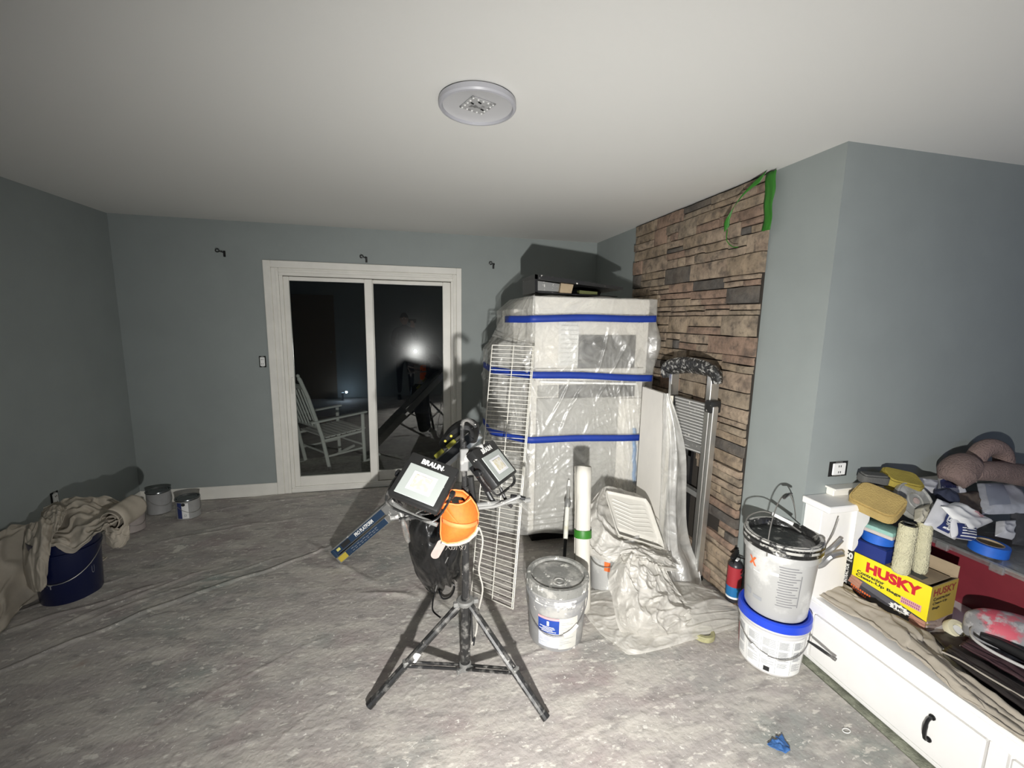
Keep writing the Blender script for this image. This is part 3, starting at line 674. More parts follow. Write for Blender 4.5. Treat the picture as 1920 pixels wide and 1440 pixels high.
# ribbed platform between the rails
pa, pb_ = lf_.lerp(lt_, .86)+Vector((-.012, -.03, .0)), rf_.lerp(rt_, .84)+Vector((-.012, -.0, 0))
b = MB(); q4 = [at(1263, 741, 'x', 1.75), at(1327, 758, 'x', 1.75), at(1316, 852, 'x', 1.76), at(1274, 838, 'x', 1.76)]
b.add([Vector(q) for q in q4]+[Vector(q)+Vector((.022, 0, 0)) for q in q4], [(0, 1, 2, 3), (7, 6, 5, 4), (0, 4, 5, 1), (1, 5, 6, 2), (2, 6, 7, 3), (3, 7, 4, 0)])
pp = b.build('platform', m_alu2, ld_, world=True, smooth=0)
for k in range(17):
    f = (k+.5)/17; a, c_ = Vector(q4[0]).lerp(q4[3], f), Vector(q4[1]).lerp(q4[2], f); MB().tube([a.lerp(c_, .05)+Vector((-.001, 0, 0)), a.lerp(c_, .95)+Vector((-.001, 0, 0))], .003, 5).build('rib', m_print, pp, world=True)
for f in (.10, .42, .66):
    a, c_ = lf_.lerp(lt_, f)+Vector((.004, 0, 0)), rf_.lerp(rt_, f)+Vector((.004, 0, 0)); MB().box((a+c_)/2, (.045, (a-c_).length-.03, .035), rot(), .004).build('rung', m_alu2, ld_, world=True)
for q in (rf_, lf_, rf_+off): MB().box(q+Vector((-.002, 0, .018)), (.06, .045, .036), bev=.006).build('foot', m_dark, ld_, world=True)

# ------------------------------------------------------------------ buckets
def wire_handle(b, r, zr, ang, drop, up=False, n=20, rad=.0024, lean=0):
    """bail between the two ears at angles ang±90, hanging to the side at angle ang (drop<0) or standing up"""
    pts = []
    for i in range(n+1):
        a = PI*i/n; s = math.cos(a)*r; f = math.sin(a)
        out = f*(r*1.06 if not up else lean); z = zr+f*drop
        pts.append((math.cos(ang)*out-math.sin(ang)*s, math.sin(ang)*out+math.cos(ang)*s, z))
    b.tube(pts, rad, 6); return pts
def lid_profile(r, z, h=.018, rim=.008):
    return [(.0001, z+.002), (r*.80, z+.002), (r*.86, z+.002), (r*.885, z+rim), (r*.97, z+rim), (r, z+rim-.004), (r, z-h), (r*.97, z-h)]
# grey five-gallon pail
gx, gy = .718, 1.955
t = thing('paint_bucket', 'grey paint-spattered bucket with blue and white label in front of the wire shelf', 'bucket', (gx, gy, 0))
r0, r1, hb_ = .132, .146, .335
rf = lambda z: lerp(r0, r1, z/hb_)
MB().lathe([(.0001, .001), (r0*.97, .001), (r0, .008), (rf(.25), .25), (rf(.252)+.008, .253), (rf(.26)+.008, .262), (rf(.262), .264), (rf(.285), .285), (rf(.288)+.007, .287), (rf(.3)+.007, .297), (rf(.3), .30), (r1, .335)], 64).build('body', m_greybucket, t)
ld = MB().lathe([(.0001, .333), (.02, .333), (.10, .333), (.116, .332), (.124, .328), (.129, .329), (.132, .342), (.148, .343), (.153, .338), (.153, .300), (.149, .298)], 64).build('lid', m_greylid, t)
MB().lathe([(.0001, .338), (.012, .338), (.014, .334), (.022, .334), (.024, .337), (.029, .337), (.031, .333)], 24, (-.012, -.062, 0)).build('spout_cap', m_greylid, ld)
for k in range(20): MB(rot(z=k*PI/10)).box((.1535, 0, .315), (.004, .007, .03), bev=.001).build('lid_tab', m_greylid, t)
fcA = facecam(gx, gy)
lb = MB(); arc(lb, rf, fcA-.62, fcA+.12, .025, .185); wl = lb.build('label', mat('label_print', (.60, .62, .68), .5, var=.2, vscale=30), t, smooth=180)
lb = MB(); arc(lb, rf, fcA-.62, fcA+.12, .105, .185, .002); lb.build('blue_block', mat('label_blue', (.02, .07, .38), .45, var=.3, vscale=12), wl, smooth=180)
lb = MB(); arc(lb, rf, fcA-.62, fcA+.12, .178, .190, .0025); lb.build('red_band', m_pink_print, wl, smooth=180)
lb = MB(); arc(lb, rf, fcA+.12, fcA+.80, .02, .19); wl2 = lb.build('instruction_label', mat('label_cream', (.60, .59, .54), .6, var=.08, vscale=20), t, smooth=180)
lb = MB(); arc(lb, rf, fcA-.30, fcA-.22, .145, .170, .003, 3); lb.build('emblem', m_print, wl)
lb = MB()
for k, (a0_, a1_, z0_) in enumerate(((-.55, -.05, .136), (-.45, -.02, .128), (-.58, -.1, .120), (-.5, .02, .112), (-.58, -.02, .094), (-.56, -.2, .085), (-.1, .08, .066), (-.55, -.30, .055), (-.2, 0, .052), (-.05, .08, .04), (-.5, -.35, .042), (-.1, .08, .032))): arc(lb, rf, fcA+a0_, fcA+a1_, z0_, z0_+.0035, .003, 5)
lb.build('label_text', m_print, wl)
lb = MB()
for k in range(14): arc(lb, rf, fcA+.16, fcA+.16+.5*(.6+.4*math.sin(k*2.3)), .165-k*.0095, .1665-k*.0095, .003, 4)
lb.build('label_text', m_grey_print, wl2)
b = MB(); hpz = wire_handle(b, .150, .262, fcA-.05, -.155); b.build('handle', m_steel, t)
MB().tube(spline(hpz[5:9], 6), .0075, 10).build('grip', m_print, t)
lb = MB()
for a0_, a1_, z0_, z1_ in ((-.75, .68, .268, .281), (-.72, .1, .255, .268), (-.35, -.30, .236, .25), (-.1, .62, .258, .268), (.02, .10, .228, .262), (.2, .32, .24, .262), (.36, .62, .236, .26), (-.5, -.42, .245, .26)): arc(lb, lambda z: lerp(.132, .146, z/.335)+(.0085 if .25 < z < .264 else 0), fcA+a0_, fcA+a1_, z0_, z1_, .002, 12)
lb.build('dried_paint', mat('dried_white_paint', (.72, .70, .65), .6, layers=(((.30, .30, .30), 28, .50, .56, 1, 6),)), t, smooth=180)
t.scale = (1.07, 1.07, 1.02)
# blue-lidded pail and the crusted pail on top
bx, by = 1.715, 1.575; fcA = facecam(bx, by)
t = thing('plastic_bucket', 'white bucket with bright blue lid on the floor, under the grey bucket', 'bucket', (bx, by, 0))
r0, r1, hb_ = .112, .124, .285; rf = lambda z: lerp(.112, .124, z/.285)
MB().lathe([(.0001, .001), (r0*.96, .001), (r0, .01), (rf(.215), .215), (rf(.22)+.006, .218), (rf(.22)+.006, .226), (rf(.23), .229), (rf(.25), .25)], 64).build('body', m_whitebucket, t)
MB().lathe([(.0001, .270), (.105, .270), (.113, .272), (.116, .285), (.126, .287), (.132, .281), (.133, .245), (.129, .243)], 64).build('lid', m_bluelid, t)
lb = MB(); arc(lb, rf, fcA-1.25, fcA+1.2, .015, .205, .001, 30); wl = lb.build('label', m_print, t, smooth=180)
lb = MB()
for c_ in range(5):
    a0_ = fcA-1.15+c_*.47
    for (za, zb_, n_) in ((.15, .19, 9), (.088, .138, 11), (.035, .075, 6) if c_ not in (2, 3) else (.05, .075, 4)):
        for k in range(n_): zz = lerp(zb_, za, k/n_); arc(lb, rf, a0_, a0_+.38*(.75+.25*math.sin(k*3.1+c_)), zz, zz+.0022, .002, 4)
lb.build('label_text', m_grey_print, wl)
lb = MB()
for c_ in range(4): arc(lb, rf, fcA-1.15+c_*.47+.42, fcA-1.15+c_*.47+.43, .02, .2, .002, 2)
lb.build('label_rules', m_grey_print, wl)
lb = MB(); arc(lb, rf, fcA-.12, fcA+.06, .022, .046, .003, 4); lb.build('dark_mark', m_black_print, wl)
lb = MB(); arc(lb, rf, fcA-1.6, fcA-1.27, .05, .16, .002, 5); lb.build('red_mark', mat('faded_red_print', (.5, .2, .2), .6), t)
b = MB(); pts_ = wire_handle(b, .128, .222, fcA+.12, -.11); b.build('handle', m_steel, t)
MB().tube(spline(pts_[11:15], 6), .006, 8).build('grip', m_print, t)
b = MB(); e_ = Vector((math.cos(fcA+1.25)*.128, math.sin(fcA+1.25)*.128, .19)); b.tube(spline([e_, e_+Vector((.02, -.02, -.012)), e_+Vector((.045, -.05, -.03)), e_+Vector((.06, -.07, -.04))], 8), [.005, .005, .006, .007, .007, .007, .006, .008, .008], 8); b.build('loose_grip', m_specktube, t)

t.scale = (1.19, 1.19, 1.0)
t = thing('plastic_bucket', 'grey-white bucket with black paint-crusted lid and raised wire handle, on the blue lid', 'bucket', (bx-.005, by-.005, .2875), rot=(.0, .0, 0))
r0, r1, hb_ = .112, .130, .29; rf = lambda z: lerp(.110, .131, z/.29)
MB().lathe([(.0001, .001), (r0*.96, .001), (r0, .01), (rf(.24), .24), (rf(.243)+.006, .243), (rf(.25)+.006, .268), (rf(.27), .27), (rf(.29), .29)], 64).build('body', m_milky, t)
MB().lathe([(.0001, .292), (.06, .294), (.098, .292), (.108, .291), (.113, .301), (.121, .312), (.134, .312), (.139, .305), (.140, .272), (.136, .268)], 64).build('lid', m_blacklid, t)
MB().lathe([(.123, .3125), (.132, .3132), (.1385, .307), (.1395, .304)], 64).build('crusted_rim', mat('dried_paint_rim', (.50, .49, .46), .5, layers=(((.03,.03,.03), 30, .5, .58, 1, 6),), bump=1, bscale=50, bdist=.006), t)
MB().lathe([(.1405, .296), (.1412, .293), (.1412, .289), (.1405, .286)], 64).build('crusted_rim', mat('dried_paint_line', (.45, .44, .41), .5, layers=(((.03,.03,.03), 24, .48, .54, 1, 6),), bump=1, bscale=50, bdist=.006), t)
round_text('X', rf, fcA-.78, .205, .06, m_orange_print, t, .0025, w=.035, h=.035, bold=.05)
lb = MB(); 
for k in range(16):
    a0_ = fcA+.0; zz = .225-k*.0105; arc(lb, rf, a0_+.02*(k % 3), a0_+.52+.10*math.sin(k*1.9), zz, zz+.003, .002, 5)
arc(lb, rf, fcA+.63, fcA+.66, .07, .2, .002, 2)
lb.build('printed_scale', mat('soft_grey_print', (.22, .22, .23), .6), t)
lb = MB(); arc(lb, rf, fcA-1.05, fcA-.8, .062, .085, .002, 4); arc(lb, rf, fcA-.72, fcA-.4, .058, .072, .002, 4); lb.build('dark_print', m_grey_print, t)
lb = MB(); arc(lb, rf, fcA-.75, fcA-.5, .17, .173, .002, 4); arc(lb, rf, fcA-.2, fcA+.02, .185, .197, .002, 4); lb.build('paint_smear', m_print, t)
b = MB(); wire_handle(b, .138, .255, fcA+1.25, .205, up=True, lean=-.01); b.build('handle', m_steel, t)
hh = [(-.035, .02, .457), (0, 0, .46), (.03, -.02, .455)]
a_ = fcA+1.25; MB().tube([(-math.sin(a_)*s_, math.cos(a_)*s_, .461-abs(s_)*.12) for s_ in (-.035, -.015, .0, .015, .035)], .006, 8).build('grip', m_specktube, t)
b = MB(); b.tube(spline([(-.10, .09, .30), (-.09, .085, .345), (-.05, .05, .375), (-.01, .0, .36), (.03, -.05, .33)], 18), .003, 6); b.build('second_wire', m_steel, t)
MB().tube([(-.035, .03, .376), (.015, -.025, .352)], .007, 8).build('grip', m_print, t)

t.scale = (1.19, 1.19, 1.24)
# hidden pail under the plastic
t = thing('plastic_bucket', 'pale bucket with an orange sticker, half covered by plastic sheeting', 'bucket', (1.20, 2.28, 0)); rf = lambda z: lerp(.13, .148, z/.37)
MB().lathe([(.0001, .001), (.128, .001), (.13, .01), (rf(.33), .33), (rf(.33)+.007, .333), (rf(.345)+.007, .345), (rf(.345), .347), (rf(.37), .37)], 48).build('body', m_milky, t)
MB().lathe([(.0001, .365), (.13, .366), (.135, .375), (.152, .376), (.154, .35)], 48).build('lid', m_whitebucket, t)
fcA = facecam(1.2, 2.28); lb = MB(); arc(lb, rf, fcA-.33, fcA-.08, .17, .23, .002, 4); lb.build('orange_sticker', m_orange_print, t)
b = MB(); wire_handle(b, .15, .33, fcA-.5, -.13); b.build('handle', m_steel, t)

# ------------------------------------------------------------------ white roll, extension pole, tray, crumpled sheeting
t = thing('paper_roll', 'tall white roll of masking paper with a green tape band beside the grey bucket', 'roll', (.925, 2.07, 0))
ra, rb_ = Vector((.925, 2.085, .004)), Vector((.975, 2.28, .80)); ax = (rb_-ra).normalized(); R = ax.to_track_quat('Z', 'Y').to_matrix().to_4x4(); Lr = (rb_-ra).length
m_roll = mat('masking_roll', (.64, .615, .55), .7, var=.1, vscale=4, bump=.5, bscale=8, bdist=.01, stretch=(3, 3, .4))
b = MB(Matrix.Translation(ra) @ R)
def rollf(u, v): 
    a = u*2*PI*1.9; r = .036+.011*u+.006*(v-.3)**2*(1+math.sin(a)); r += .003*nz((math.cos(a), math.sin(a), v*3)); return Vector((r*math.cos(a+.4), r*math.sin(a+.4), v*Lr+.004*math.sin(a*2)*(1 if v > .9 else 0)))
b.grid(rollf, 70, 16); b.build('paper', m_roll, t, world=True, smooth=60, solid=.002)
b = MB(Matrix.Translation(ra) @ R); b.lathe([(.0505, Lr*.50), (.0515, Lr*.505), (.0515, Lr*.55), (.0505, Lr*.555)], 32); b.build('green_band', m_green, t, world=True)
t = thing('extension_pole', 'white and metal extension pole for a paint roller leaning on the wrapped cabinet', 'pole', (.93, 2.42, 0))
pa, pb2 = Vector((.905, 2.36, .0)), at(1067, 900, 'y', 2.74); ax = (pb2-pa)
P_ = lambda f: pa+ax*f
MB().tube([P_(0), P_(.42)], .011, 12).build('lower_tube', m_dark, t, world=True)
MB().tube([P_(.40), P_(.72)], .0155, 14).build('handle_sleeve', mat('white_sleeve', (.78, .78, .72), .4, layers=(((.6,.58,.42), 14, .5, .6, .7),)), t, world=True)
MB().tube([P_(.71), P_(.74), P_(.77), P_(.80)], [.016, .022, .022, .014], 12).build('locking_collar', m_alu2, t, world=True)
MB().tube([P_(.79), P_(.93)], .012, 12).build('metal_tube', m_alu, t, world=True)
MB().tube([P_(.93), P_(.96), P_(1)], [.012, .010, .006], 10).build('threaded_tip', m_print, t, world=True)

t = thing('roller_tray', 'white ribbed paint roller tray propped up on the covered bucket', 'tray', tuple(at(1200, 975, 'y', 2.2)))
oTL, oTR, oBR, oBL = at(1133, 921, 'y', 2.40), at(1214, 938, 'y', 2.32), at(1246, 1030, 'y', 2.12), at(1158, 1003, 'y', 2.14)
m_tray = mat('white_tray', (.62, .60, .545), .45, var=.08, vscale=12, spl=((.25, .24, .2), 20, .74))
nt_ = (oTR-oTL).cross(oBL-oTL).normalized(); nt_ = nt_ if nt_.y < 0 else -nt_
def trayf(u, v):
    # rounded outline, dished profile: shallow ribbed slope then a deep well at the lower end
    cu = 1-.10*max(0, 1-v*6)**2-.05*max(0, (v-.85)/.15)**2; uu = .5+(u-.5)*cu
    p = oTL.lerp(oTR, uu).lerp(oBL.lerp(oBR, uu), v)
    rim = min(1, min(u, 1-u)/.07, min(v, 1-v)/.05); depth = -.006-.035*max(0, (v-.78)/.22)**.5*1.0-.012*v
    if .14 < v < .74 and .12 < u < .88: depth += .0045*max(0, math.sin(2*PI*(v*11+abs(u-.5)*2.2)))**3
    return p+nt_*(depth*min(1, rim*1.2))+nt_*(.006 if rim < .35 else 0)
MB().grid(trayf, 60, 190).build('pan', m_tray, t, world=True, smooth=60, solid=.003)
MB().tube([trayf(u, 0) for u in [i/12 for i in range(13)]]+[trayf(1, i/14) for i in range(15)]+[trayf(1-i/12, 1) for i in range(13)]+[trayf(0, 1-i/14) for i in range(15)], .0045, 6, closed=True).build('rim', m_tray, t, world=True)

t = thing('crumpled_sheeting', 'milky crumpled plastic sheeting heaped over a bucket and spreading to the floor', 'sheeting', (1.35, 2.0, 0))
def sheet(name, rows, mtl, nu=110, nv=110, amp=.020, sd=0, par=t, par_z=.006, zs=1):
    g = cgrid(rows)
    def fn(u, v):
        p = g(u, v); f = max(0, 1-abs(nz((u*3, v*2, sd)))*5)*amp*1.4+max(0, 1-abs(nz((u*5+v*3, v*5-u*2, sd+3)))*5)*amp*.8+max(0, 1-abs(nz((u*10-v*5, v*9+u*3, sd+5)))*5)*amp*.28+max(0, 1-abs(nz((u*19, v*15, sd+7)))*4)*amp*.08
        e = min(1, min(u, 1-u, v, 1-v)*8+.35)
        return Vector((p.x+nz((u*4, v*4, sd+9))*amp*.6, p.y-f*.7*e, max(par_z, p.z+f*e*zs)))
    return MB().grid(fn, nu, nv).build(name, mtl, par, world=True, smooth=180)
A = lambda px, py, y: at(px, py, 'y', y)
Z = lambda px, py, z=.012: at(px, py, 'z', z)
sheet('upper_sheet', [
    [A(1112, 935, 2.46), A(1135, 914, 2.48), A(1175, 922, 2.50), A(1215, 940, 2.50), A(1235, 965, 2.46)],
    [A(1091, 968, 2.34), A(1120, 965, 2.30), A(1160, 1000, 2.22), A(1215, 1022, 2.16), A(1250, 1030, 2.16)],
    [A(1090, 1028, 2.20), A(1125, 1030, 2.12), A(1175, 1030, 2.06), A(1225, 1045, 2.04), A(1262, 1052, 2.06)],
    [A(1128, 1052, 2.12), A(1145, 1055, 2.06), A(1185, 1060, 2.00), A(1230, 1070, 1.98), A(1275, 1075, 2.00)]], m_film2, sd=2)
sheet('heap', [
    [A(1160, 1040, 2.05), A(1185, 1040, 2.0), A(1215, 1048, 1.99), A(1240, 1060, 2.0)],
    [A(1142, 1075, 2.03), A(1180, 1072, 1.94), A(1230, 1085, 1.92), A(1262, 1100, 1.95)],
    [A(1146, 1120, 1.96), A(1190, 1120, 1.86), A(1240, 1125, 1.85), A(1290, 1135, 1.88)],
    [A(1156, 1165, 1.86), A(1195, 1168, 1.78), A(1245, 1165, 1.77), A(1300, 1160, 1.82)],
    [Z(1165, 1190, .02), Z(1205, 1196, .02), Z(1250, 1196, .02), Z(1302, 1180, .02)]], m_film2, amp=.022, sd=11)
sheet('floor_skirt', [
    [Z(1105, 1108), Z(1160, 1100, .05), Z(1230, 1090, .08), Z(1300, 1095, .10), Z(1345, 1110, .05)],
    [Z(1096, 1145), Z(1160, 1140, .06), Z(1235, 1130, .10), Z(1305, 1128, .12), Z(1376, 1132, .04)],
    [Z(1122, 1185), Z(1170, 1180, .04), Z(1240, 1172, .06), Z(1310, 1165, .07), Z(1394, 1152, .03)],
    [Z(1160, 1212), Z(1182, 1228), Z(1238, 1218), Z(1300, 1200), Z(1386, 1176)]], m_film2, amp=.012, sd=21, zs=.8)
# things around it
t = thing('tape_roll', 'yellowish tape roll on the floor half under the edge of the plastic sheeting', 'tape', tuple(Z(1318, 1192, 0)))
MB().lathe([(.038, .001), (.056, .001), (.058, .004), (.058, .026), (.055, .03), (.038, .03), (.036, .026), (.036, .004), (.038, .001)], 32).build('roll', mat('aged_tape', (.42, .40, .22), .6, var=.3, vscale=30), t)
# canister behind the bucket stack
cx_, cy_ = 1.80, 1.935
t = thing('canister', 'red and blue spray canister with black trigger top behind the bucket stack', 'canister', (cx_, cy_, 0))
MB().lathe([(.0001, .001), (.036, .001), (.039, .006), (.039, .27), (.034, .285), (.018, .30), (.0001, .302)], 32).build('body', mat('canister_black', (.03, .03, .035), .35), t)
rfc = lambda z: .0392; fa = facecam(cx_, cy_)-.1
for (z0_, z1_, m_) in ((.15, .27, mat('canister_red', (.36, .03, .04), .4)), (.09, .15, mat('canister_blue', (.02, .16, .38), .35)), (.078, .09, m_print), (.02, .055, mat('canister_picture', (.45, .25, .12), .5, layers=(((.03,.03,.04), 40, .45, .55, 1),)))):
    lb = MB(); arc(lb, rfc, fa-1.3, fa+1.3, z0_, z1_, .001, 16); lb.build('label_band', m_, t, smooth=180)
o = MB().box((0, 0, .315), (.04, .03, .03), bev=.006).box((-.03, -.02, .335), (.11, .018, .012), rot(y=-.25, z=.6), .004).box((-.035, -.022, .355), (.10, .02, .009), rot(y=-.1, z=.6), .003).tube(spline([(0, 0, .32), (.02, -.05, .33), (-.02, -.09, .30), (-.05, -.10, .27)], 10), .005, 6)
o.build('trigger_head', m_dark, t)
MB().box((-.02, -.03, .325), (.03, .012, .008), rot(z=.5)).build('white_tag', m_print, t)

# ------------------------------------------------------------------ left side: navy bucket, canvas, paint cans
nx_, ny_ = -2.00, 2.86
t = thing('paint_bucket', 'dark navy bucket under a draped canvas near the left wall', 'bucket', (nx_, ny_, 0)); rf = lambda z: lerp(.135, .152, z/.38)
MB().lathe([(.0001, .001), (.13, .001), (.135, .01), (rf(.29), .29), (rf(.29)+.007, .293), (rf(.31)+.007, .31), (rf(.31), .312), (rf(.38), .38), (rf(.38)-.004, .38), (.125, .02)], 56).build('body', m_navy, t)
fa = facecam(nx_, ny_); b = MB(); wire_handle(b, .158, .30, fa-.35, -.15); b.build('handle', m_steel, t)
round_text('U', rf, fa+.70, .16, .05, m_grey_print, t, .002, w=.014, h=.045, bold=-.02)
round_text('T', rf, fa-.62, .125, .03, m_grey_print, t, .002, w=.018, h=.026)
cv = thing('canvas_drop_cloth', 'beige canvas drop cloth draped over the navy bucket', 'drop cloth', (nx_, ny_, .38))
def canvas(name, rows, par, amp=.016, sd=0, nu=60, nv=60, floor_=.012, vf=1):
    g = cgrid(rows)
    def fn(u, v):
        p = g(u, v); f = nz((u*5, v*2.2*vf, sd))*amp*1.3+nz((u*11, v*4*vf, sd+2))*amp*.6+max(0, 1-abs(nz((u*4-v*2*vf, v*4*vf+u*2, sd+7)))*5)*amp*.7+(1-2*abs(nz((u*3+v*2, v*2-u, sd+4))))*amp*.6
        return Vector((p.x+f*.4, p.y-f*.7, max(floor_, p.z+f)))
    return MB().grid(fn, nu, nv).build(name, m_beige, par, world=True, smooth=180, solid=.004)
canvas('drape', [
    [A(84, 958, 3.02), A(120, 940, 3.06), A(160, 936, 3.06), A(205, 938, 3.04), A(238, 944, 3.0)],
    [A(72, 990, 2.94), A(112, 962, 2.95), A(155, 958, 2.95), A(200, 960, 2.93), A(242, 962, 2.90)],
    [A(66, 1018, 2.78), A(105, 1008, 2.78), A(148, 1000, 2.76), A(190, 985, 2.76), A(228, 976, 2.78)],
    [A(70, 1026, 2.72), A(100, 1028, 2.70), A(138, 1036, 2.695), A(172, 1014, 2.70), A(200, 990, 2.72)]], cv, sd=3, amp=.024, vf=1.6, nu=90, nv=90)
canvas('hanging_end', [
    [A(58, 985, 2.86), A(72, 978, 2.84), A(90, 975, 2.82), A(104, 985, 2.80)],
    [A(48, 1012, 2.80), A(62, 1015, 2.74), A(80, 1020, 2.70), A(97, 1030, 2.70)],
    [A(44, 1060, 2.80), A(58, 1062, 2.72), A(74, 1065, 2.68), A(90, 1062, 2.70)],
    [A(52, 1100, 2.80), A(62, 1108, 2.72), A(76, 1110, 2.68), A(88, 1102, 2.70)]], cv, sd=13, nu=40)
canvas('hanging_end', [
    [A(82, 968, 2.90), A(95, 952, 2.92), A(112, 950, 2.92), A(126, 958, 2.90)],
    [A(80, 985, 2.84), A(98, 968, 2.84), A(110, 965, 2.84), A(122, 968, 2.84)],
    [A(90, 1010, 2.76), A(100, 1005, 2.74), A(108, 995, 2.75), A(116, 985, 2.77)]], cv, sd=17, nu=30, amp=.01)
# rolled end on the right rim
ctr = A(218, 972, 2.82); b = MB()
sp_ = [Vector((.018*(1+a/6)*math.cos(a)*1.25, 0, .018*(1+a/6)*math.sin(a)*1.35)) for a in [i*PI/10 for i in range(46)]]
def rolle(u, v): 
    i = u*45; k = min(44, int(i)); q = sp_[k].lerp(sp_[k+1], i-k); w = nz((u*6, v*3, 33))*.012
    return ctr+Vector((q.x+w, lerp(-.05, .16, v)+.01*math.sin(u*11), q.z+w*.6))
b.grid(rolle, 90, 16); b.build('rolled_end', m_beige, cv, world=True, smooth=180, solid=.004)
canvas('hanging_end', [
    [A(196, 980, 2.80), A(212, 992, 2.77), A(228, 990, 2.78), A(240, 975, 2.82)],
    [A(198, 1000, 2.78), A(212, 1006, 2.75), A(228, 1004, 2.76), A(243, 995, 2.80)],
    [A(200, 1020, 2.80), A(214, 1028, 2.77), A(230, 1026, 2.78), A(243, 1010, 2.82)]], cv, sd=23, nu=30, amp=.012)
cf = thing('canvas_drop_cloth', 'second beige canvas bunched on the floor against the left wall behind the navy bucket', 'drop cloth', (-2.2, 2.9, 0))
canvas('bunched_cloth', [
    [Vector((-2.33, 3.30, .02)), Vector((-2.25, 3.30, .03)), Vector((-2.12, 3.26, .02)), Vector((-2.02, 3.2, .012))],
    [Vector((-2.335, 3.05, .34)), Vector((-2.26, 3.05, .34)), Vector((-2.16, 3.02, .2)), Vector((-2.06, 3.0, .012))],
    [Vector((-2.335, 2.85, .38)), Vector((-2.27, 2.82, .33)), Vector((-2.20, 2.76, .15)), Vector((-2.14, 2.72, .012))],
    [Vector((-2.335, 2.6, .26)), Vector((-2.27, 2.58, .2)), Vector((-2.18, 2.56, .07)), Vector((-2.1, 2.55, .012))],
    [Vector((-2.33, 2.4, .02)), Vector((-2.27, 2.38, .03)), Vector((-2.2, 2.36, .02)), Vector((-2.1, 2.35, .012))]], cf, amp=.03, sd=41, nu=50, nv=80)
def paint_can(loc, lab, col=(.40, .40, .40), h=.165, r=.083, fancy=0):
    t = thing('paint_can', lab, 'can', loc, 0, 'paint cans in the far left corner')
    rf = lambda z: r
    MB().lathe([(.0001, .001), (r-.003, .001), (r+.001, .004), (r+.001, .008), (r, .011), (r, h-.012), (r+.002, h-.008), (r+.003, h-.003), (r, h)], 48).build('body', mat('can_label', col, .5, var=.1, vscale=20), t)
    MB().lathe([(.0001, h-.008), (r*.70, h-.008), (r*.74, h-.004), (r*.84, h-.004), (r*.87, h-.010), (r*.93, h-.001), (r+.003, h), (r+.0045, h-.006), (r+.002, h-.012)], 48).build('lid', mat('can_lid', (.16, .17, .17), .25, .8), t)
    fa = facecam(loc[0], loc[1])
    if fancy:
        lb = MB(); arc(lb, rf, fa-1.0, fa-.55, .012, h-.02, .001, 6); lb.build('blue_label', m_navyprint, t, smooth=180)
        lb = MB(); arc(lb, rf, fa-.55, fa+.0, .012, h-.025, .001, 8); l2 = lb.build('white_label', m_print, t, smooth=180)
        o = MB(); o.add([((r+.002)*math.cos(fa-.40+.17*math.cos(a)), (r+.002)*math.sin(fa-.40+.17*math.cos(a)), h-.035+.013*math.sin(a)) for a in [i*PI/8 for i in range(16)]], [tuple(range(16))]); o.build('dark_spot', m_black_print, l2)
        o = MB(); arc(o, rf, fa-.36, fa-.18, .03, .034, .002, 3); arc(o, rf, fa-.36, fa-.33, .03, .046, .002, 2); arc(o, rf, fa-.21, fa-.18, .03, .046, .002, 2); arc(o, rf, fa-.36, fa-.18, .043, .046, .002, 3); o.build('small_mark', m_grey_print, l2)
    b = MB(); wire_handle(b, r+.002, h*.72, fa+.5, -.065, rad=.0018); b.build('handle', m_steel, t)
    return t
paint_can((-1.835, 3.86, 0), 'small paint can with blue and white label, rightmost of the three', (.36, .36, .35), fancy=1)
paint_can((-2.11, 4.00, 0), 'plain grey paint can against the back wall, between the other two', (.36, .36, .36), h=.19)
paint_can((-2.14, 3.68, 0), 'pinkish-grey paint can just behind the rolled canvas', (.42, .37, .35), h=.165)

# ------------------------------------------------------------------ twin work lamps on a tripod
hx, hy = .214, 1.785
tp = thing('work_light_stand', 'black paint-specked tripod stand carrying two switched-off work lamps', 'light stand', (hx, hy, 0))
def tt(name, pts, r, m=m_specktube, n=10, par=tp, flat=1, label=None): return MB().tube(pts, r, n, flat=flat).build(name, m, par, world=True, label=label)
colz = at(874, 1128, 'y', hy).z
tt('lower_pole', [(hx, hy, .055), (hx, hy, colz+.02)], .021)
tt('upper_pole', [(hx, hy, colz), (hx+.002, hy, .70), (hx-.002, hy, .93)], .0165)
tt('mast', [(hx-.002, hy, .90), (hx-.006, hy, 1.06), (hx-.008, hy, 1.13)], .0125)
MB().lathe([(.022, colz-.012), (.034, colz-.010), (.040, colz), (.042, colz+.008), (.036, colz+.014), (.0, colz+.014)], 20, (hx, hy, 0)).box((hx+.045, hy, colz), (.03, .022, .02), bev=.003).box((hx-.04, hy-.01, colz), (.03, .022, .02), bev=.003).build('collar', m_alu2, tp, world=True)
MB().lathe([(.0001, .03), (.026, .03), (.028, .035), (.028, .06), (.022, .064)], 16, (hx, hy, 0)).box((hx-.02, hy-.02, .045), (.05, .02, .022), rot(z=.5), .003).box((hx+.02, hy-.02, .045), (.05, .02, .022), rot(z=-.5), .003).build('hub', m_alu2, tp, world=True)
feet = [Vector((-.205, 1.69, .018)), Vector((.512, 1.478, .018)), Vector((.285, 2.20, .018))]
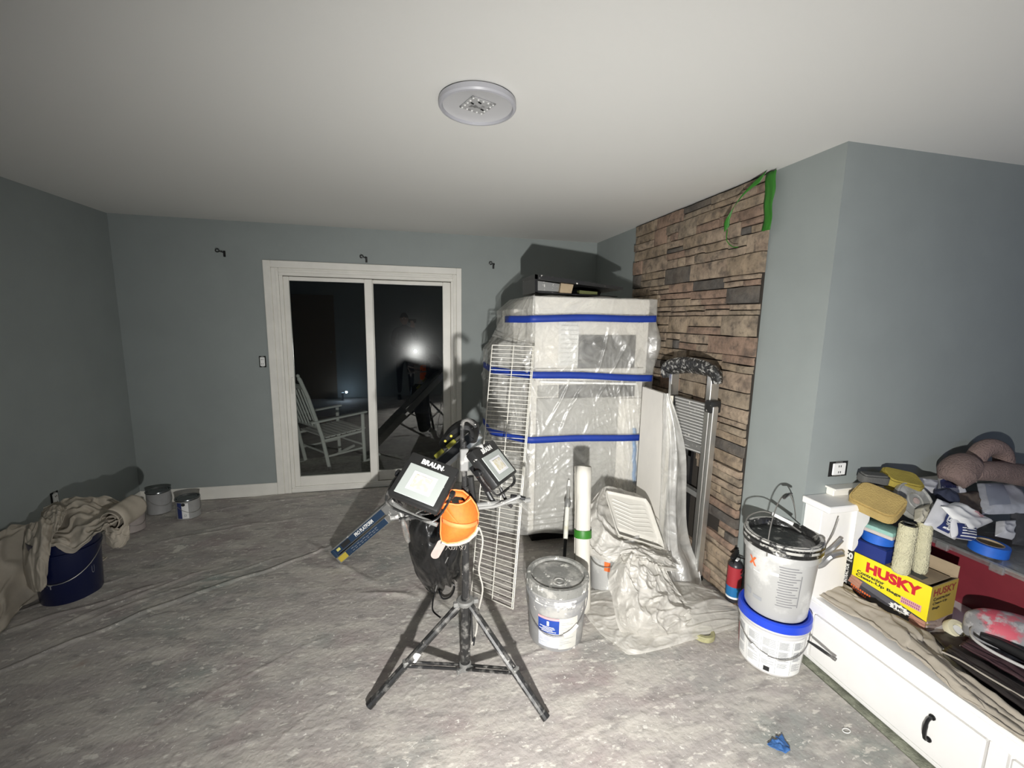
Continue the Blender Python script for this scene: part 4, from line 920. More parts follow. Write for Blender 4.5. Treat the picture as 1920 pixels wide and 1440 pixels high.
for i, f in enumerate(feet):
    top = Vector((hx, hy, colz-.008)); d = (f-top); dh = Vector((d.x, d.y, 0)).normalized(); top = top+dh*.03
    leg = tt('leg', [top, top.lerp(f, .5), f], [.0155, .0165, .0155], flat=1.15)
    tt('foot_cap', [top.lerp(f, .965), f+(f-top).normalized()*.006], .0185, m_speckblack, par=leg)
    m_ = top.lerp(f, .60); 
    for s_ in (-1, 1):
        sd = Vector((-dh.y, dh.x, 0))*s_*.014
        tt('brace', [Vector((hx, hy, .045))+dh*.02+sd, m_+sd*.9+Vector((0, 0, -.004))], .007)
    MB().box(m_, (.035, .035, .03), rot(z=math.atan2(dh.y, dh.x)), .004).build('brace_bracket', m_alu2, tp, world=True)
# crusted blobs of dried paint
for q in (Vector(feet[0]).lerp(Vector((hx, hy, colz)), .46)+Vector((0, -.014, 0)),): MB().box(q, (.030, .012, .055), rot(y=.5, x=.2), .006).build('dried_paint', m_print, tp, world=True)
# mast head: clamp, hook, cross bar
cl = at(862, 862, 'y', hy-.01)
MB().box((hx-.006, hy-.004, cl.z), (.036, .036, .10), bev=.004).box((hx+.04, hy-.006, cl.z+.025), (.09, .012, .055), rot(y=-.35), .004).build('clamp_plate', mat('grey_clamp', (.20, .20, .195), .6, layers=(((.4,.39,.37), 30, .5, .6, .7),)), tp, world=True)
hk = at(857, 800, 'y', hy)
tt('hook', spline([(hx-.012, hy, cl.z+.03), (hx-.014, hy, hk.z-.02), (hx-.010, hy, hk.z+.02), (hx+.01, hy, hk.z+.028), (hx+.035, hy, hk.z+.01), (hx+.045, hy, hk.z-.005)], 16), .009)
zb_ = at(860, 958, 'y', hy).z
tt('cross_bar', [(hx-.34+.02, hy+.01, zb_-.01), (hx, hy, zb_+.02), (hx+.30, hy+.01, zb_+.02)], .011, m_alu2)
def lamp(loc, r, w, h, name='BRAUN', sgn=1):
    R = Matrix.Translation(Vector(loc)) @ Euler(r, 'XYZ').to_matrix().to_4x4()
    lp_ = MB(R); W2, H2 = w/2+.022, h/2+.014
    lp_.box((0, .018, .019), (W2*2, .045, H2*2+.036), bev=.010, seg=2)
    hd = lp_.build('lamp_housing', m_speckblack, tp, world=True, label='black paint-spattered lamp head reading BRAUN, %s of the pole' % ('left' if sgn < 0 else 'right'))
    g_ = MB(R); g_.box((0, -.0065, 0), (w, .004, h), bev=.002); g_.build('lamp_glass', m_lens, hd, world=True)
    g_ = MB(R); g_.add([(-w*.30, -.0095, h*.30), (w*.30, -.0095, h*.30), (w*.30, -.0095, -h*.30), (-w*.30, -.0095, -h*.30)], [(0, 1, 2, 3)]); g_.build('reflector', m_lens2, hd, world=True, smooth=0)
    g_ = MB(R); g_.box((0, -.0105, 0), (w*.42, .002, h*.42)); g_.build('led_chip', m_led, hd, world=True, smooth=0)
    g_ = MB(R)
    for k in range(9): g_.box((lerp(-.8, .8, k/8)*W2, .055, .0), (.004, .034, H2*1.7))
    g_.build('cooling_fins', m_dark, hd, world=True)
    yk = MB(R); yk.tube(spline([(-W2-.006, .03, .02), (-W2-.012, .03, -.03), (-W2+.01, .035, -H2-.022), (0, .04, -H2-.03), (W2-.01, .035, -H2-.022), (W2+.012, .03, -.03), (W2+.006, .03, .02)], 30), .007, 8, flat=.6)
    yk.build('yoke', m_specktube, hd, world=True)
    for s_ in (-1, 1): MB(R).lathe([(.0001, 0), (.015, 0), (.016, .004), (.016, .014), (.012, .018), (.0001, .018)], 14, (s_*(W2+.004), .03, .02), rot(y=s_*PI/2)).build('tilt_knob', m_dark, hd, world=True)
    lettering(name, lambda x, y: R @ Vector((x, -.0055, H2+.0+y+.009)), m_print, hd, .03, w=w*.55, h=.023, bold=.05, world=True)
    return hd, R
L1, R1 = lamp((.025, 1.60, 1.022), (-.904, .267, -.456), .166, .133, sgn=-1)
L2, R2 = lamp((.350, 1.75, 1.027), (-.766, -.011, .896), .150, .122, sgn=1)
# H-frames (floor stands of the lamps folded under them) and clear-gripped knobs
A3 = lambda px, py, y: at(px, py, 'y', y)
tt('stand_tube', spline([A3(740, 945, 1.70), A3(762, 960, 1.66), A3(790, 972, 1.63), A3(820, 984, 1.60)], 12), .009, m_alu2)
tt('stand_tube', spline([A3(748, 975, 1.72), A3(775, 970, 1.72), A3(800, 960, 1.72), A3(838, 958, 1.74)], 12), .009, m_specktube)
tt('stand_tube', spline([A3(740, 940, 1.76), A3(752, 962, 1.74), A3(757, 985, 1.72)], 8), .010, m_alu2)
tt('clear_knob', [A3(755, 975, 1.70), A3(758, 985, 1.70), A3(763, 1005, 1.70), A3(766, 1016, 1.70)], [.007, .012, .013, .008], m_bulb, 12)
tt('stand_tube', spline([A3(897, 952, 1.80), A3(930, 948, 1.78), A3(960, 936, 1.76), A3(975, 930, 1.76)], 10), .010, m_alu2)
tt('stand_tube', spline([A3(905, 905, 1.84), A3(918, 930, 1.82), A3(932, 952, 1.80)], 10), .012, m_speckblack)
tt('stand_tube', spline([A3(938, 915, 1.82), A3(950, 940, 1.80), A3(960, 950, 1.78)], 8), .008, m_specktube)
tt('stand_tube', spline([A3(882, 893, 1.80), A3(884, 915, 1.80), A3(890, 950, 1.81)], 8), .016, m_speckblack)
tt('clear_knob', [A3(968, 935, 1.76), A3(978, 945, 1.76), A3(990, 957, 1.76), A3(996, 963, 1.76)], [.010, .011, .013, .007], m_bulb, 12)
tt('tilt_lever', [A3(958, 930, 1.76), A3(975, 932, 1.76), A3(985, 935, 1.75)], .009, m_dark)
# cords
tt('power_cord', spline([A3(897, 985, 1.80), A3(905, 1010, 1.80), A3(902, 1040, 1.80), A3(898, 1070, 1.81), A3(905, 1105, 1.80), A3(896, 1150, 1.78), A3(893, 1185, 1.76), A3(884, 1208, 1.74)], 50), .0042, mat('pale_cord', (.40, .385, .35), .5))
tt('power_cord', spline([A3(818, 1100, 2.12), A3(812, 1125, 2.06), A3(812, 1145, 2.0), A3(826, 1158, 1.95)], 24), .004, m_dark)
tt('power_cord', spline([at(822, 1105, 'z', .08), at(830, 1122, 'z', .03), at(845, 1118, 'z', .02), at(852, 1100, 'z', .03), at(842, 1085, 'z', .08)], 24), .005, m_dark)
tt('power_cord', spline([at(836, 1160, 'z', .02), at(848, 1158, 'z', .02), at(858, 1148, 'z', .03), at(862, 1135, 'z', .06)], 16), .004, m_dark)
tt('power_cord', spline([A3(888, 1210, 1.73), A3(890, 1195, 1.74), A3(886, 1200, 1.74), A3(884, 1140, 1.78)], 16), .0035, m_dark)

# folded cap and black bag hanging at the stand
cp = thing('orange_cap', 'bright orange mesh cap hung over the pole of the work light stand', 'cap', (.176, 1.715, .83))
def cpx(px, py, d=0): return at(px, py, 'y', 1.745-d)
top_edge = [(831, 938), (842, 936), (854, 938), (866, 936), (876, 930), (880, 926)]
outl = [(828, 940), (829, 928), (840, 920), (853, 918), (868, 920), (882, 932), (892, 946), (897, 962), (896, 980), (890, 996), (876, 1009), (858, 1016), (838, 1018), (828, 1013), (826, 1000), (827, 970)]
c0 = (862, 975); ov = [cpx(*q) for q in outl]
def dome(u, v):
    a = u*len(outl); i = int(a) % len(outl); f = a-int(a); e = ov[i].lerp(ov[(i+1) % len(ov)], f); c = cpx(*c0); p = c.lerp(e, v)
    return p+Vector((0, -.052*(1-v**2.4), 0))
b = MB(); b.grid(dome, 48, 12, mask=lambda u, v: not (dome(u, v).z > cpx(850, 936).z and v < .86)); b.build('mesh_panel', m_orange, cp, world=True, smooth=60, solid=.002)
MB().tube([q+Vector((0, -.002, 0)) for q in ov], .0035, 8, closed=True).build('binding', m_orange_hem, cp, world=True)
MB().tube([q+Vector((0, -.045, 0)) for q in spline([cpx(*q) for q in top_edge], 16)], .0032, 8).build('binding', m_orange_hem, cp, world=True)
MB().grid(lambda u, v: cpx(lerp(828, 896, u), lerp(969, 977, v)+4*u)+Vector((0, -.006-.052*(1-abs(2*u-1)**2.4), 0)), 20, 2).build('cross_seam', m_orange_hem, cp, world=True, solid=.002)
MB().tube([cpx(*q)+Vector((0, .006, 0)) for q in ((828, 1017), (842, 1022), (860, 1021), (878, 1014), (891, 1002), (897, 988))], .009, 8).build('wool_rim', m_wool, cp, world=True)
o = MB(); rr_ = random.Random(2)
for k in range(12): x_ = 838+k*3.2; p0 = cpx(x_, 1022); o.tube([p0, p0+Vector((rr_.uniform(-.008, .008), 0, -.012)), p0+Vector((rr_.uniform(-.016, .016), 0, -.022))], .0007, 4)
stuff(o.build('loose_threads', m_wool, cp, world=True))
t = thing('hang_tag', 'pinkish rounded card hanging below the orange cap', 'tag', tuple(A3(822, 1030, 1.76)))
q0 = A3(828, 1022, 1.76); ctrp = A3(822, 1030, 1.76); Rt = rot(y=.5)
MB().prism([(.020*math.cos(a)*(1 if abs(math.sin(a)) < 2 else 1), .026*(1 if math.sin(a) > 0 else -1)+.020*math.sin(a)) for a in [i*PI/12+.001 for i in range(24)]], .004, Rt, ctrp).build('card', m_tag, t, world=True)
bg = thing('black_bag', 'black plastic bag standing behind the pole of the work light stand', 'bag', (.12, 2.16, 0))
rows = [[A3(768, 968, 2.12), A3(790, 972, 2.04), A3(820, 975, 2.02), A3(850, 975, 2.04), A3(866, 970, 2.12)],
        [A3(767, 1010, 2.14), A3(785, 1012, 2.03), A3(818, 1015, 2.0), A3(848, 1012, 2.03), A3(864, 1010, 2.12)],
        [A3(772, 1050, 2.16), A3(792, 1055, 2.06), A3(820, 1058, 2.02), A3(845, 1055, 2.04), A3(862, 1050, 2.14)],
        [A3(788, 1085, 2.20), A3(806, 1092, 2.12), A3(826, 1090, 2.08), A3(844, 1082, 2.10), A3(860, 1075, 2.16)],
        [at(802, 1100, 'z', .06), at(812, 1108, 'z', .05), at(828, 1104, 'z', .06), at(842, 1096, 'z', .07), at(856, 1085, 'z', .1)]]
g = cgrid(rows)
MB().grid(lambda u, v: g(u, v)+Vector((.012*nz((u*6, v*5, 1)), -.03*(1-abs(nz((u*4, v*2, 5)))*2.5)+.012*nz((u*12, v*9, 2)), 0)), 50, 60).build('front_side', m_bag, bg, world=True, smooth=180, solid=.003)
MB().grid(lambda u, v: (lambda p: Vector((p.x, 4.44-p.y if False else p.y+.16*math.sin(PI*min(max(u, .0), 1)), max(.03, p.z))))(g(u, v)), 24, 24).build('back_side', m_bag, bg, world=True, smooth=180, solid=.003)
tt('drawstring', spline([A3(840, 1045, 1.98), A3(828, 1070, 2.02), A3(820, 1095, 2.08), A3(816, 1110, 2.10)], 12), .003, m_alu2, par=bg)

# long folded work platform reaching up to the shelf
wp = thing('work_platform', 'folded aluminium work platform lettered PRO PLATFORM, slanting from the floor up behind the lamps', 'platform', tuple(at(642, 1035, 'z', 0)))
e0 = at(641, 1034, 'z', .06); e1 = at(893, 820, 'y', 2.60)
ax = (e1-e0); Lp = ax.length; ax.normalize(); sd = Vector((ax.z, 0, -ax.x)).normalized(); sd = Vector((0, 0, 1)).cross(ax).normalized(); upv = ax.cross(sd).normalized()
if upv.z < 0: upv = -upv; sd = -sd
Rw = Matrix((ax, sd, upv)).transposed().to_4x4(); Mw = Matrix.Translation(e0) @ Rw
fs = 1 if (Rw @ Vector((0, 1, 0))).y < 0 else -1          # which side faces the room
def wbox(name, c, d, m, bev=.003, par=wp, R=None): return MB(Mw).box(c, d, R, bev).build(name, m, par, world=True)
wbox('side_rail', (Lp*.20, fs*.055, .030), (Lp*.40, .022, .052), m_alu)
lowr = wbox('side_rail', (Lp*.20, fs*.075, -.028), (Lp*.40, .022, .050), m_alu)
wbox('side_rail', (Lp*.20, -fs*.11, .0), (Lp*.40, .022, .075), m_alu)
wbox('deck', (Lp*.20, -fs*.02, .055), (Lp*.40, .19, .010), m_alu2)
wbox('hinge_bracket', (Lp*.42, fs*.06, 0), (.11, .035, .12), m_alu2, .01)
wbox('side_rail', (Lp*.72, fs*.055, .030), (Lp*.56, .022, .055), m_dark)
wbox('side_rail', (Lp*.72, -fs*.10, .0), (Lp*.56, .022, .075), m_alu)
wbox('deck', (Lp*.72, -fs*.02, .055), (Lp*.56, .17, .010), m_alu2)
MB(Mw).box((.008, -fs*.02, .006), (.03, .20, .10), bev=.01, seg=2).build('end_cap', m_platlabel, wp, world=True)
wbox('upper_label', (Lp*.20, fs*.0675, .030), (Lp*.37, .003, .044), m_platlabel, 0)
ll = wbox('lower_label', (Lp*.22, fs*.0875, -.028), (Lp*.30, .003, .040), m_platlabel, 0)
wbox('yellow_label', (.055, fs*.0885, -.028), (.075, .003, .036), mat('dull_yellow', (.55, .43, .06), .5), 0)
wbox('yellow_label', (.05, fs*.0700, .030), (.03, .002, .018), mat('pale_yellow', (.7, .65, .2), .5), 0)
wbox('black_label', (.12, fs*.0695, .030), (.075, .002, .030), m_black_print, 0)
lettering('PRO PLATFORM', lambda x, y: Mw @ Vector((Lp*.235+x, fs*.0705, .030+y)), m_print, wp, .03, w=.17, h=.026, bold=.04, world=True)
o = MB(Mw)
for k in range(9): o.box((Lp*.12+k*.028, fs*.0895, -.020-.004*(k % 2)), (.022, .001, .003)).box((Lp*.12+k*.028, fs*.0895, -.036), (.018, .001, .0025))
o.build('label_text', m_grey_print, ll, world=True, smooth=0)
# rounded upper end with yellow feet
MB(Mw).tube(spline([(Lp*.97, 0, .0), (Lp*1.02, 0, .055), (Lp*1.00, 0, .10), (Lp*.93, 0, .12), (Lp*.84, 0, .10)], 14), [.03+.014*math.sin(PI*i/14) for i in range(15)], 10, flat=1.5).build('folded_leg', m_speckblack, wp, world=True)
for a in ((Lp*.90, .075), (Lp*.82, .078), (Lp*.72, .070)): MB(Mw).box((a[0], fs*.070, a[1]), (.07, .02, .028), bev=.005).build('yellow_catch', mat('olive_yellow', (.28, .27, .03), .5), wp, world=True)
for a in (.93, .89): MB(Mw).lathe([(.0001, 0), (.008, 0), (.008, .006), (.0001, .006)], 12, (Lp*a, fs*.075, .112), rot(x=-fs*PI/2)).build('button', mat('bright_yellow', (.75, .65, .1), .4), wp, world=True)

# ------------------------------------------------------------------ small things on the floor
q = at(1460, 1395, 'z', .004); t = thing('tape_scrap', 'crumpled scrap of blue tape on the floor near the bench', 'tape', tuple(q))
pl_ = [(-.052, .004), (-.030, -.022), (-.008, -.040), (.016, -.038), (.030, -.020), (.034, .006), (.046, .030), (.022, .022), (.012, .030), (.006, .010), (-.014, .018), (-.034, .012)]
b = MB()
def scr(u, v):
    a = u*12; i = int(a) % 12; f = a-int(a); e = Vector((lerp(pl_[i][0], pl_[(i+1) % 12][0], f), lerp(pl_[i][1], pl_[(i+1) % 12][1], f))); e = e*v
    return Vector((e.x, e.y, .003+.010*abs(nz((e.x*45, e.y*45, 3)))*2*(1-v*.4)))
b.grid(scr, 48, 8); b.build('scrap', mat('scrap_blue', (.05, .16, .42), .6, var=.3, vscale=60), t, smooth=20, solid=.001)
q = at(1587, 1370, 'z', .004); t = thing('plastic_ring', 'small white plastic ring on the floor beside the bench', 'ring', tuple(q))
MB().tube([(.016*math.cos(a), .010*math.sin(a), 0) for a in [i*PI/10 for i in range(20)]], .0018, 6, closed=True).build('ring', m_print, t)

# ------------------------------------------------------------------ clutter on the bench
hz = -1.43; hl = Vector((2.128, 1.40, BZ)); hb2 = thing('trash_bag_box', 'yellow and black cardboard box of contractor bags reading HUSKY, on the bench', 'box', hl, hz)
w2, hh_, dd = .1735, .211, .20
m_boxdark = mat('box_dark_print', (.05, .05, .06), .5)
b = MB(); b.span((-w2, 0, 0), (w2, .003, hh_)).span((-w2, dd-.003, 0), (w2, dd, hh_)).span((-w2, 0, 0), (-w2+.003, dd, hh_)).span((w2-.003, 0, 0), (w2, dd, hh_)).span((-w2, 0, 0), (w2, dd, .003)); b.build('carton', m_card, hb2, smooth=0)
MB().span((-w2, 0, hh_-.006), (w2-.02, dd*.9, hh_-.002)).build('top_flap', m_card, hb2, smooth=0)
MB().box((.05, dd+.002, hh_+.026), (.24, .003, .055), rot(x=-.05)).build('raised_flap', m_card, hb2, smooth=0)
MB().span((.0, .03, hh_-.002), (w2-.05, .075, hh_-.0005)).build('flap_print', m_niche, hb2, smooth=0)
def fpatch(name, x0, x1, z0, z1, m, y=-.001, par=hb2): return MB().span((x0, y-.0006, z0), (x1, y, z1)).build(name, m, par, smooth=0)
fpatch('front_print', -w2, w2, 0, hh_, m_boxdark)
o = MB(); o.prism([(-w2+.045, hh_), (w2, hh_), (w2, .048), (w2-.12, .070), (-w2+.045+.05, .088), (-w2+.045, .092)], .0006, c=(0, -.0024, 0)); yl = o.build('yellow_panel', m_yellow_print, hb2, smooth=0)
fpatch('black_panel', -w2, -w2+.044, 0, hh_, m_black_print, -.0018)
fr = lambda x0, z0, y=-.0030: (lambda x, y_: Vector((x0+x, y, z0+y_)))
lettering('HUSKY', fr(.035, .165), m_red_print, yl, .06, w=.215, h=.052, bold=.055)
lettering('Contractor', fr(-.050, .124), m_black_print, yl, .03, w=.115, h=.017, bold=.04)
lettering('Clean-Up Bags', fr(-.018, .103), m_black_print, yl, .03, w=.185, h=.018, bold=.04)
lettering('50', fr(-w2+.022, .182), m_print, hb2, .05, w=.036, h=.034, bold=.05)
lettering('COUNT', fr(-w2+.022, .156), m_print, hb2, .02, w=.036, h=.010, bold=.03)
lettering('CONTRACTOR', lambda x, y: Vector((-w2+.022-y, -.0030, .075+x)), m_print, hb2, .03, w=.125, h=.016, bold=.03)
o = MB(); o.span((.075, -.0032, .078), (.150, -.0028, .108)); pk = o.build('pink_panel', m_pink_print, yl, smooth=0)
o = MB()
for k in range(10): o.span((.079+k*.0068, -.0036, .095), (.0825+k*.0068, -.0033, .104)).span((.079+k*.0068, -.0036, .082), (.0825+k*.0068, -.0033, .091))
o.build('panel_text', mat('purple_print', (.3, .1, .2), .6), pk, smooth=0)
o = MB(); n_ = 22; cxs = .075; czs = .043
o.prism([(cxs+(.042 if k % 2 else .033)*math.cos(2*PI*k/n_), czs+(.021 if k % 2 else .015)*math.sin(2*PI*k/n_)) for k in range(n_)], .0006, c=(0, -.0030, 0)); st = o.build('star_burst', m_print, hb2, smooth=0)
lettering('3 MIL', fr(cxs, czs, -.0036), m_black_print, st, .02, w=.044, h=.015, bold=.04)
MB().prism([(-.09, .082), (-.075, .088), (.09, .055), (.115, .040), (.10, .028), (-.08, .060)], .0005, c=(0, -.0026, 0)).build('printed_bag', mat('bag_print', (.12, .12, .14), .5), hb2, smooth=0)
m_fing = mat('printed_skin', (.48, .25, .18), .6)
for k, (xx, zz) in enumerate(((-.100, .080), (-.104, .066), (-.108, .052))): MB().tube([(xx-.028, -.003, zz+.006), (xx, -.004, zz), (xx+.02, -.003, zz-.008)], .007, 6).build('printed_finger', m_fing, hb2)
for k, (xx, zz) in enumerate(((.14, .040), (.137, .024), (.14, .010))): MB().tube([(xx-.022, -.003, zz+.005), (xx, -.004, zz), (w2, -.003, zz-.001)], .0075, 6).build('printed_finger', m_fing, hb2)
o = MB()
for k in range(9): o.span((-.125+k*.010, -.0032, .036-k*.0016), (-.118+k*.010, -.0028, .046-k*.0016)).span((-.125+k*.008, -.0032, .022-k*.0016), (-.120+k*.008, -.0028, .031-k*.0016))
o.build('orange_text', m_orange_print, hb2, smooth=0)
# end face towards the camera
ex = w2+.0008; o = MB(); o.span((ex-.0004, 0, .0), (ex, dd, hh_)); ep = o.build('end_print', mat('kraft_yellow', (.50, .36, .07), .6), hb2, smooth=0)
fe = lambda y0, z0: (lambda x, y_: Vector((ex+.0008, y0+x, z0+y_)))
lettering('HUSKY', fe(.10, .180), mat('brown_red_print', (.33, .05, .04), .6), ep, .05, w=.17, h=.034, bold=.03)
lettering('Contractor', fe(.085, .148), m_black_print, ep, .03, w=.13, h=.015); lettering('Clean-Up', fe(.075, .126), m_black_print, ep, .03, w=.11, h=.015); lettering('Bags', fe(.05, .104), m_black_print, ep, .03, w=.055, h=.015)
o = MB()
for k in range(3): o.tube([(ex, 0, .045-k*.018), (ex+.001, .035, .04-k*.018), (ex, .07, .03-k*.018)], .006, 6)
o.span((ex, .03, .0), (ex+.0006, dd, .04)); o.build('printed_hand', m_tag, ep)

nb2 = thing('navy_box', 'small navy blue carton on top of the yellow bag box', 'box', Matrix.Translation(hl) @ rot(z=hz) @ Vector((-.088, .075, hh_+.0)), hz)
MB().box((0, 0, .033), (.165, .145, .066), bev=.002).build('carton', mat('navy_card', (.012, .03, .19), .45), nb2); MB().box((0, 0, .0668), (.150, .130, .0015)).build('lid_panel', m_navyprint, nb2)
def tape_roll(loc, lab, R_, r_, h, m, core=m_card, rotm=None, group=None):
    t = thing('tape_roll', lab, 'tape', loc, rot=rotm)
    MB().lathe([(r_, .001), (R_-.002, .001), (R_, .003), (R_, h-.003), (R_-.002, h), (r_, h), (r_, .001)], 48).build('tape', m, t)
    MB().lathe([(r_-.003, .0005), (r_, .0005), (r_, h+.001), (r_-.003, h+.001), (r_-.003, .0005)], 32).build('core', core, t); return t
nm = Matrix.Translation(hl) @ rot(z=hz)
tape_roll(nm @ Vector((-.082, .080, hh_+.0685)), 'blue tape roll on the small navy carton', .066, .038, .048, m_blue_roll)
t = thing('scrub_pad', 'pale green and white scrub pad lying on the blue tape roll', 'pad', nm @ Vector((-.080, .070, hh_+.118)), hz+.05)
MB().box((0, 0, .009), (.155, .105, .018), bev=.003).build('white_layer', mat('pad_white', (.55, .50, .47), .8), t); MB().box((0, 0, .027), (.155, .105, .020), bev=.004, seg=2).build('green_layer', mat('pad_green', (.28, .50, .44), .8, bump=.6, bscale=200), t)
def sponge(name, lab, loc, d, r, m, hump=.006):
    t = thing(name, lab, 'sponge', loc, rot=r); b = MB(); n = 20
    bm = bmesh.new(); bmesh.ops.create_cube(bm, size=1)
    bmesh.ops.scale(bm, vec=d, verts=bm.verts)
    ve = [e for e in bm.edges if abs(e.verts[0].co.z-e.verts[1].co.z) > d[2]*.5]; bmesh.ops.bevel(bm, geom=ve, offset=min(d[0], d[1])*.33, segments=5, affect='EDGES', profile=.6)
    he = [e for e in bm.edges if abs(e.verts[0].co.z-e.verts[1].co.z) < 1e-5]; bmesh.ops.bevel(bm, geom=[e for e in he if len(e.link_faces) == 2 and any(abs(f.normal.z) < .5 for f in e.link_faces) and any(abs(f.normal.z) > .5 for f in e.link_faces)], offset=.008, segments=2, affect='EDGES')
    bm.verts.index_update(); b.add([v.co.copy() for v in bm.verts], [[v.index for v in f.verts] for f in bm.faces]); bm.free(); b.build('sponge_body', m, t, smooth=40); return t
sponge('grout_sponge', 'large yellow-brown sponge lying tilted on the pale green pad', at(1644, 942, 'y', 1.44), (.185, .15, .062), (.50, .18, -1.25), m_sponge)
sponge('grout_sponge', 'olive-yellow sponge behind and right of the larger yellow sponge', at(1688, 902, 'y', 1.50), (.15, .115, .065), (.35, .15, -.5), m_sponge2)
sponge('dark_sponge', 'dark grey sponge lying behind the large yellow sponge', at(1637, 897, 'y', 1.525), (.12, .06, .05), (.1, .05, -.3), mat('dark_sponge_foam', (.10, .10, .095), .95, bump=.6, bscale=150))
def roller(loc, lab, lean, r_=.031, L=.245):
    t = thing('roller_cover', lab, 'roller', loc, rot=lean); b = MB()
    def f(u, v): a = u*2*PI; r = r_+.0028*nz((math.cos(a)*9, math.sin(a)*9, v*26))+.0015*nz((math.cos(a)*24, math.sin(a)*24, v*60)); r *= 1-.10*(v > .97)-.10*(v < .03); return Vector((r*math.cos(a), r*math.sin(a), v*L))
    b.grid(f, 40, 60); b.build('nap', m_nap, t, smooth=180); MB().lathe([(.020, .0), (.022, 0), (.022, L+.001), (.019, L+.001), (.019, 0)], 24).build('core', m_niche, t); return t
roller(at(1688, 1072, 'z', BZ+hh_+.002), 'thick pale yellow roller cover standing on the bag box, in front of the other', (.04, -.04, 0), .033, .235)
roller(at(1724, 1071, 'z', BZ+hh_+.002), 'pale yellow roller cover standing on the bag box, right of the thicker one', (.02, -.09, 0), .027, .245)

# red bin with clear lid
rb = thing('storage_bin', 'dark red plastic storage bin with a dusty clear lid on the bench', 'bin', (2.72, 1.30, BZ))
def frus(b, x0, x1, y0, y1, z0, z1, ins, r=.05):
    def ring(x0, x1, y0, y1, z, r): return [Vector((cx+r*math.cos(a0_+k*PI/10), cy+r*math.sin(a0_+k*PI/10), z)) for (cx, cy, a0_) in ((x1-r, y1-r, 0), (x0+r, y1-r, PI/2), (x0+r, y0+r, PI), (x1-r, y0+r, 3*PI/2)) for k in range(6)]
    lo, hi = ring(x0+ins, x1-ins, y0+ins, y1-ins, z0, r), ring(x0, x1, y0, y1, z1, r); n = len(lo)
    b.add(lo+hi, [tuple(range(n-1, -1, -1))]+[(i, (i+1) % n, (i+1) % n+n, i+n) for i in range(n)]); return hi
bx0, bx1, by0, by1, bzt = 2.48, 3.02, 1.03, 1.56, .635
b = MB(); frus(b, bx0+.02, bx1-.02, by0+.02, by1-.01, BZ+.001, bzt-.012, .05); b.build('body', m_red, rb, world=True, smooth=40)
b = MB(); h1 = frus(b, bx0-.004, bx1+.004, by0-.004, by1+.006, bzt-.03, bzt-.008, .0); b.add(h1, [tuple(range(len(h1)))]); b.tube(h1, .007, 6, closed=True)
h2 = [Vector((lerp(2.75, q.x, .86), lerp(1.3, q.y, .86), bzt+.006)) for q in h1]; n = len(h1); b.add(h1+h2, [(i, (i+1) % n, (i+1) % n+n, i+n) for i in range(n)]+[tuple(range(n, 2*n))]); b.build('lid', m_frost, rb, world=True, smooth=40)
for y_ in (1.20, 1.40): MB().box((bx0-.012, y_, bzt-.022), (.018, .05, .035), bev=.004).build('latch', m_frost, rb, world=True)
ZB = bzt+.008
tape_roll(at(1853, 1028, 'z', ZB+.02)+Vector((0, 0, -.02)), 'bright blue tape roll on the lid of the red bin', .066, .046, .048, m_blue_roll, rotm=(.04, .04, 0))
tape_roll(at(1833, 1033, 'z', ZB)+Vector((.02, .03, 0)), 'second blue tape roll showing darker under the bright one', .062, .044, .0, m_blue_tape) if False else None
def packet(name, lab, quad, m, sd=0, amp=.007, th=.02, cat='packet', par=None):
    """soft packet over four corner points TL,TR,BR,BL; it has a back and real thickness"""
    t = par or thing(name, lab, cat, tuple(sum((Vector(q) for q in quad), Vector())/4)); q = [Vector(x) for x in quad]
    nrm_ = (q[1]-q[0]).cross(q[3]-q[0]).normalized(); nrm_ = nrm_ if nrm_.dot(Vector((0, 0, CAMH))-q[0]) > 0 else -nrm_
    def f(u, v): p = q[0].lerp(q[1], u).lerp(q[3].lerp(q[2], u), v); e = min(1, 6*min(u, 1-u, v, 1-v)); return p+nrm_*(th*e**.5+min(amp, .010)*e*(1-2.2*abs(nz((u*2.4, v*2.4, sd)))))
    b = MB(); b.grid(f, 26, 26); b.grid(lambda u, v: q[0].lerp(q[1], u).lerp(q[3].lerp(q[2], u), v)-nrm_*.002, 2, 2); b.build('wrapper' if not par else name, m, t, world=True, smooth=50)
    return t, (lambda x, y: f(x, y)+nrm_*.0022), nrm_
m_navyp = m_navyprint
t, f_, n_ = packet('rag_packet', 'white packet with a navy PREP patch standing on the bin lid', [at(1758, 935, 'y', 1.36), at(1800, 952, 'y', 1.36), at(1790, 1012, 'y', 1.29), at(1732, 983, 'y', 1.31)], m_paper, 3)
MB().grid(lambda u, v: f_(lerp(.28, .66, u), lerp(.34, .96, v)), 8, 8).build('navy_patch', m_navyp, t, world=True)
lettering('PREP', lambda x, y: f_(.47+y/.6, .65-x/.55)+n_*.002, m_print, t, .05, w=.27, h=.13, bold=.04, world=True)
t, f_, n_ = packet('rag_packet', 'crumpled white packet with navy stripes between the PREP packet and blue tape', [at(1772, 950, 'y', 1.34), at(1822, 962, 'y', 1.36), at(1822, 1014, 'y', 1.27), at(1784, 1008, 'y', 1.27)], m_paper, 8, .02)
MB().grid(lambda u, v: f_(lerp(.1, .98, u), lerp(.52, .99, v)), 8, 8).build('navy_patch', m_navyp, t, world=True)
o = MB()
for k in range(4): o.grid(lambda u, v: f_(lerp(.22, .9, u), .64+k*.085+.035*v)+n_*.002, 6, 1)
o.build('white_stripes', m_print, t, world=True)
t, f_, n_ = packet('rag_packet', 'folded white wrapper with faded red letters leaning over the other packets', [at(1764, 950, 'y', 1.32), at(1792, 941, 'y', 1.36), at(1862, 978, 'y', 1.34), at(1812, 1000, 'y', 1.28)], m_print, 15, .018)
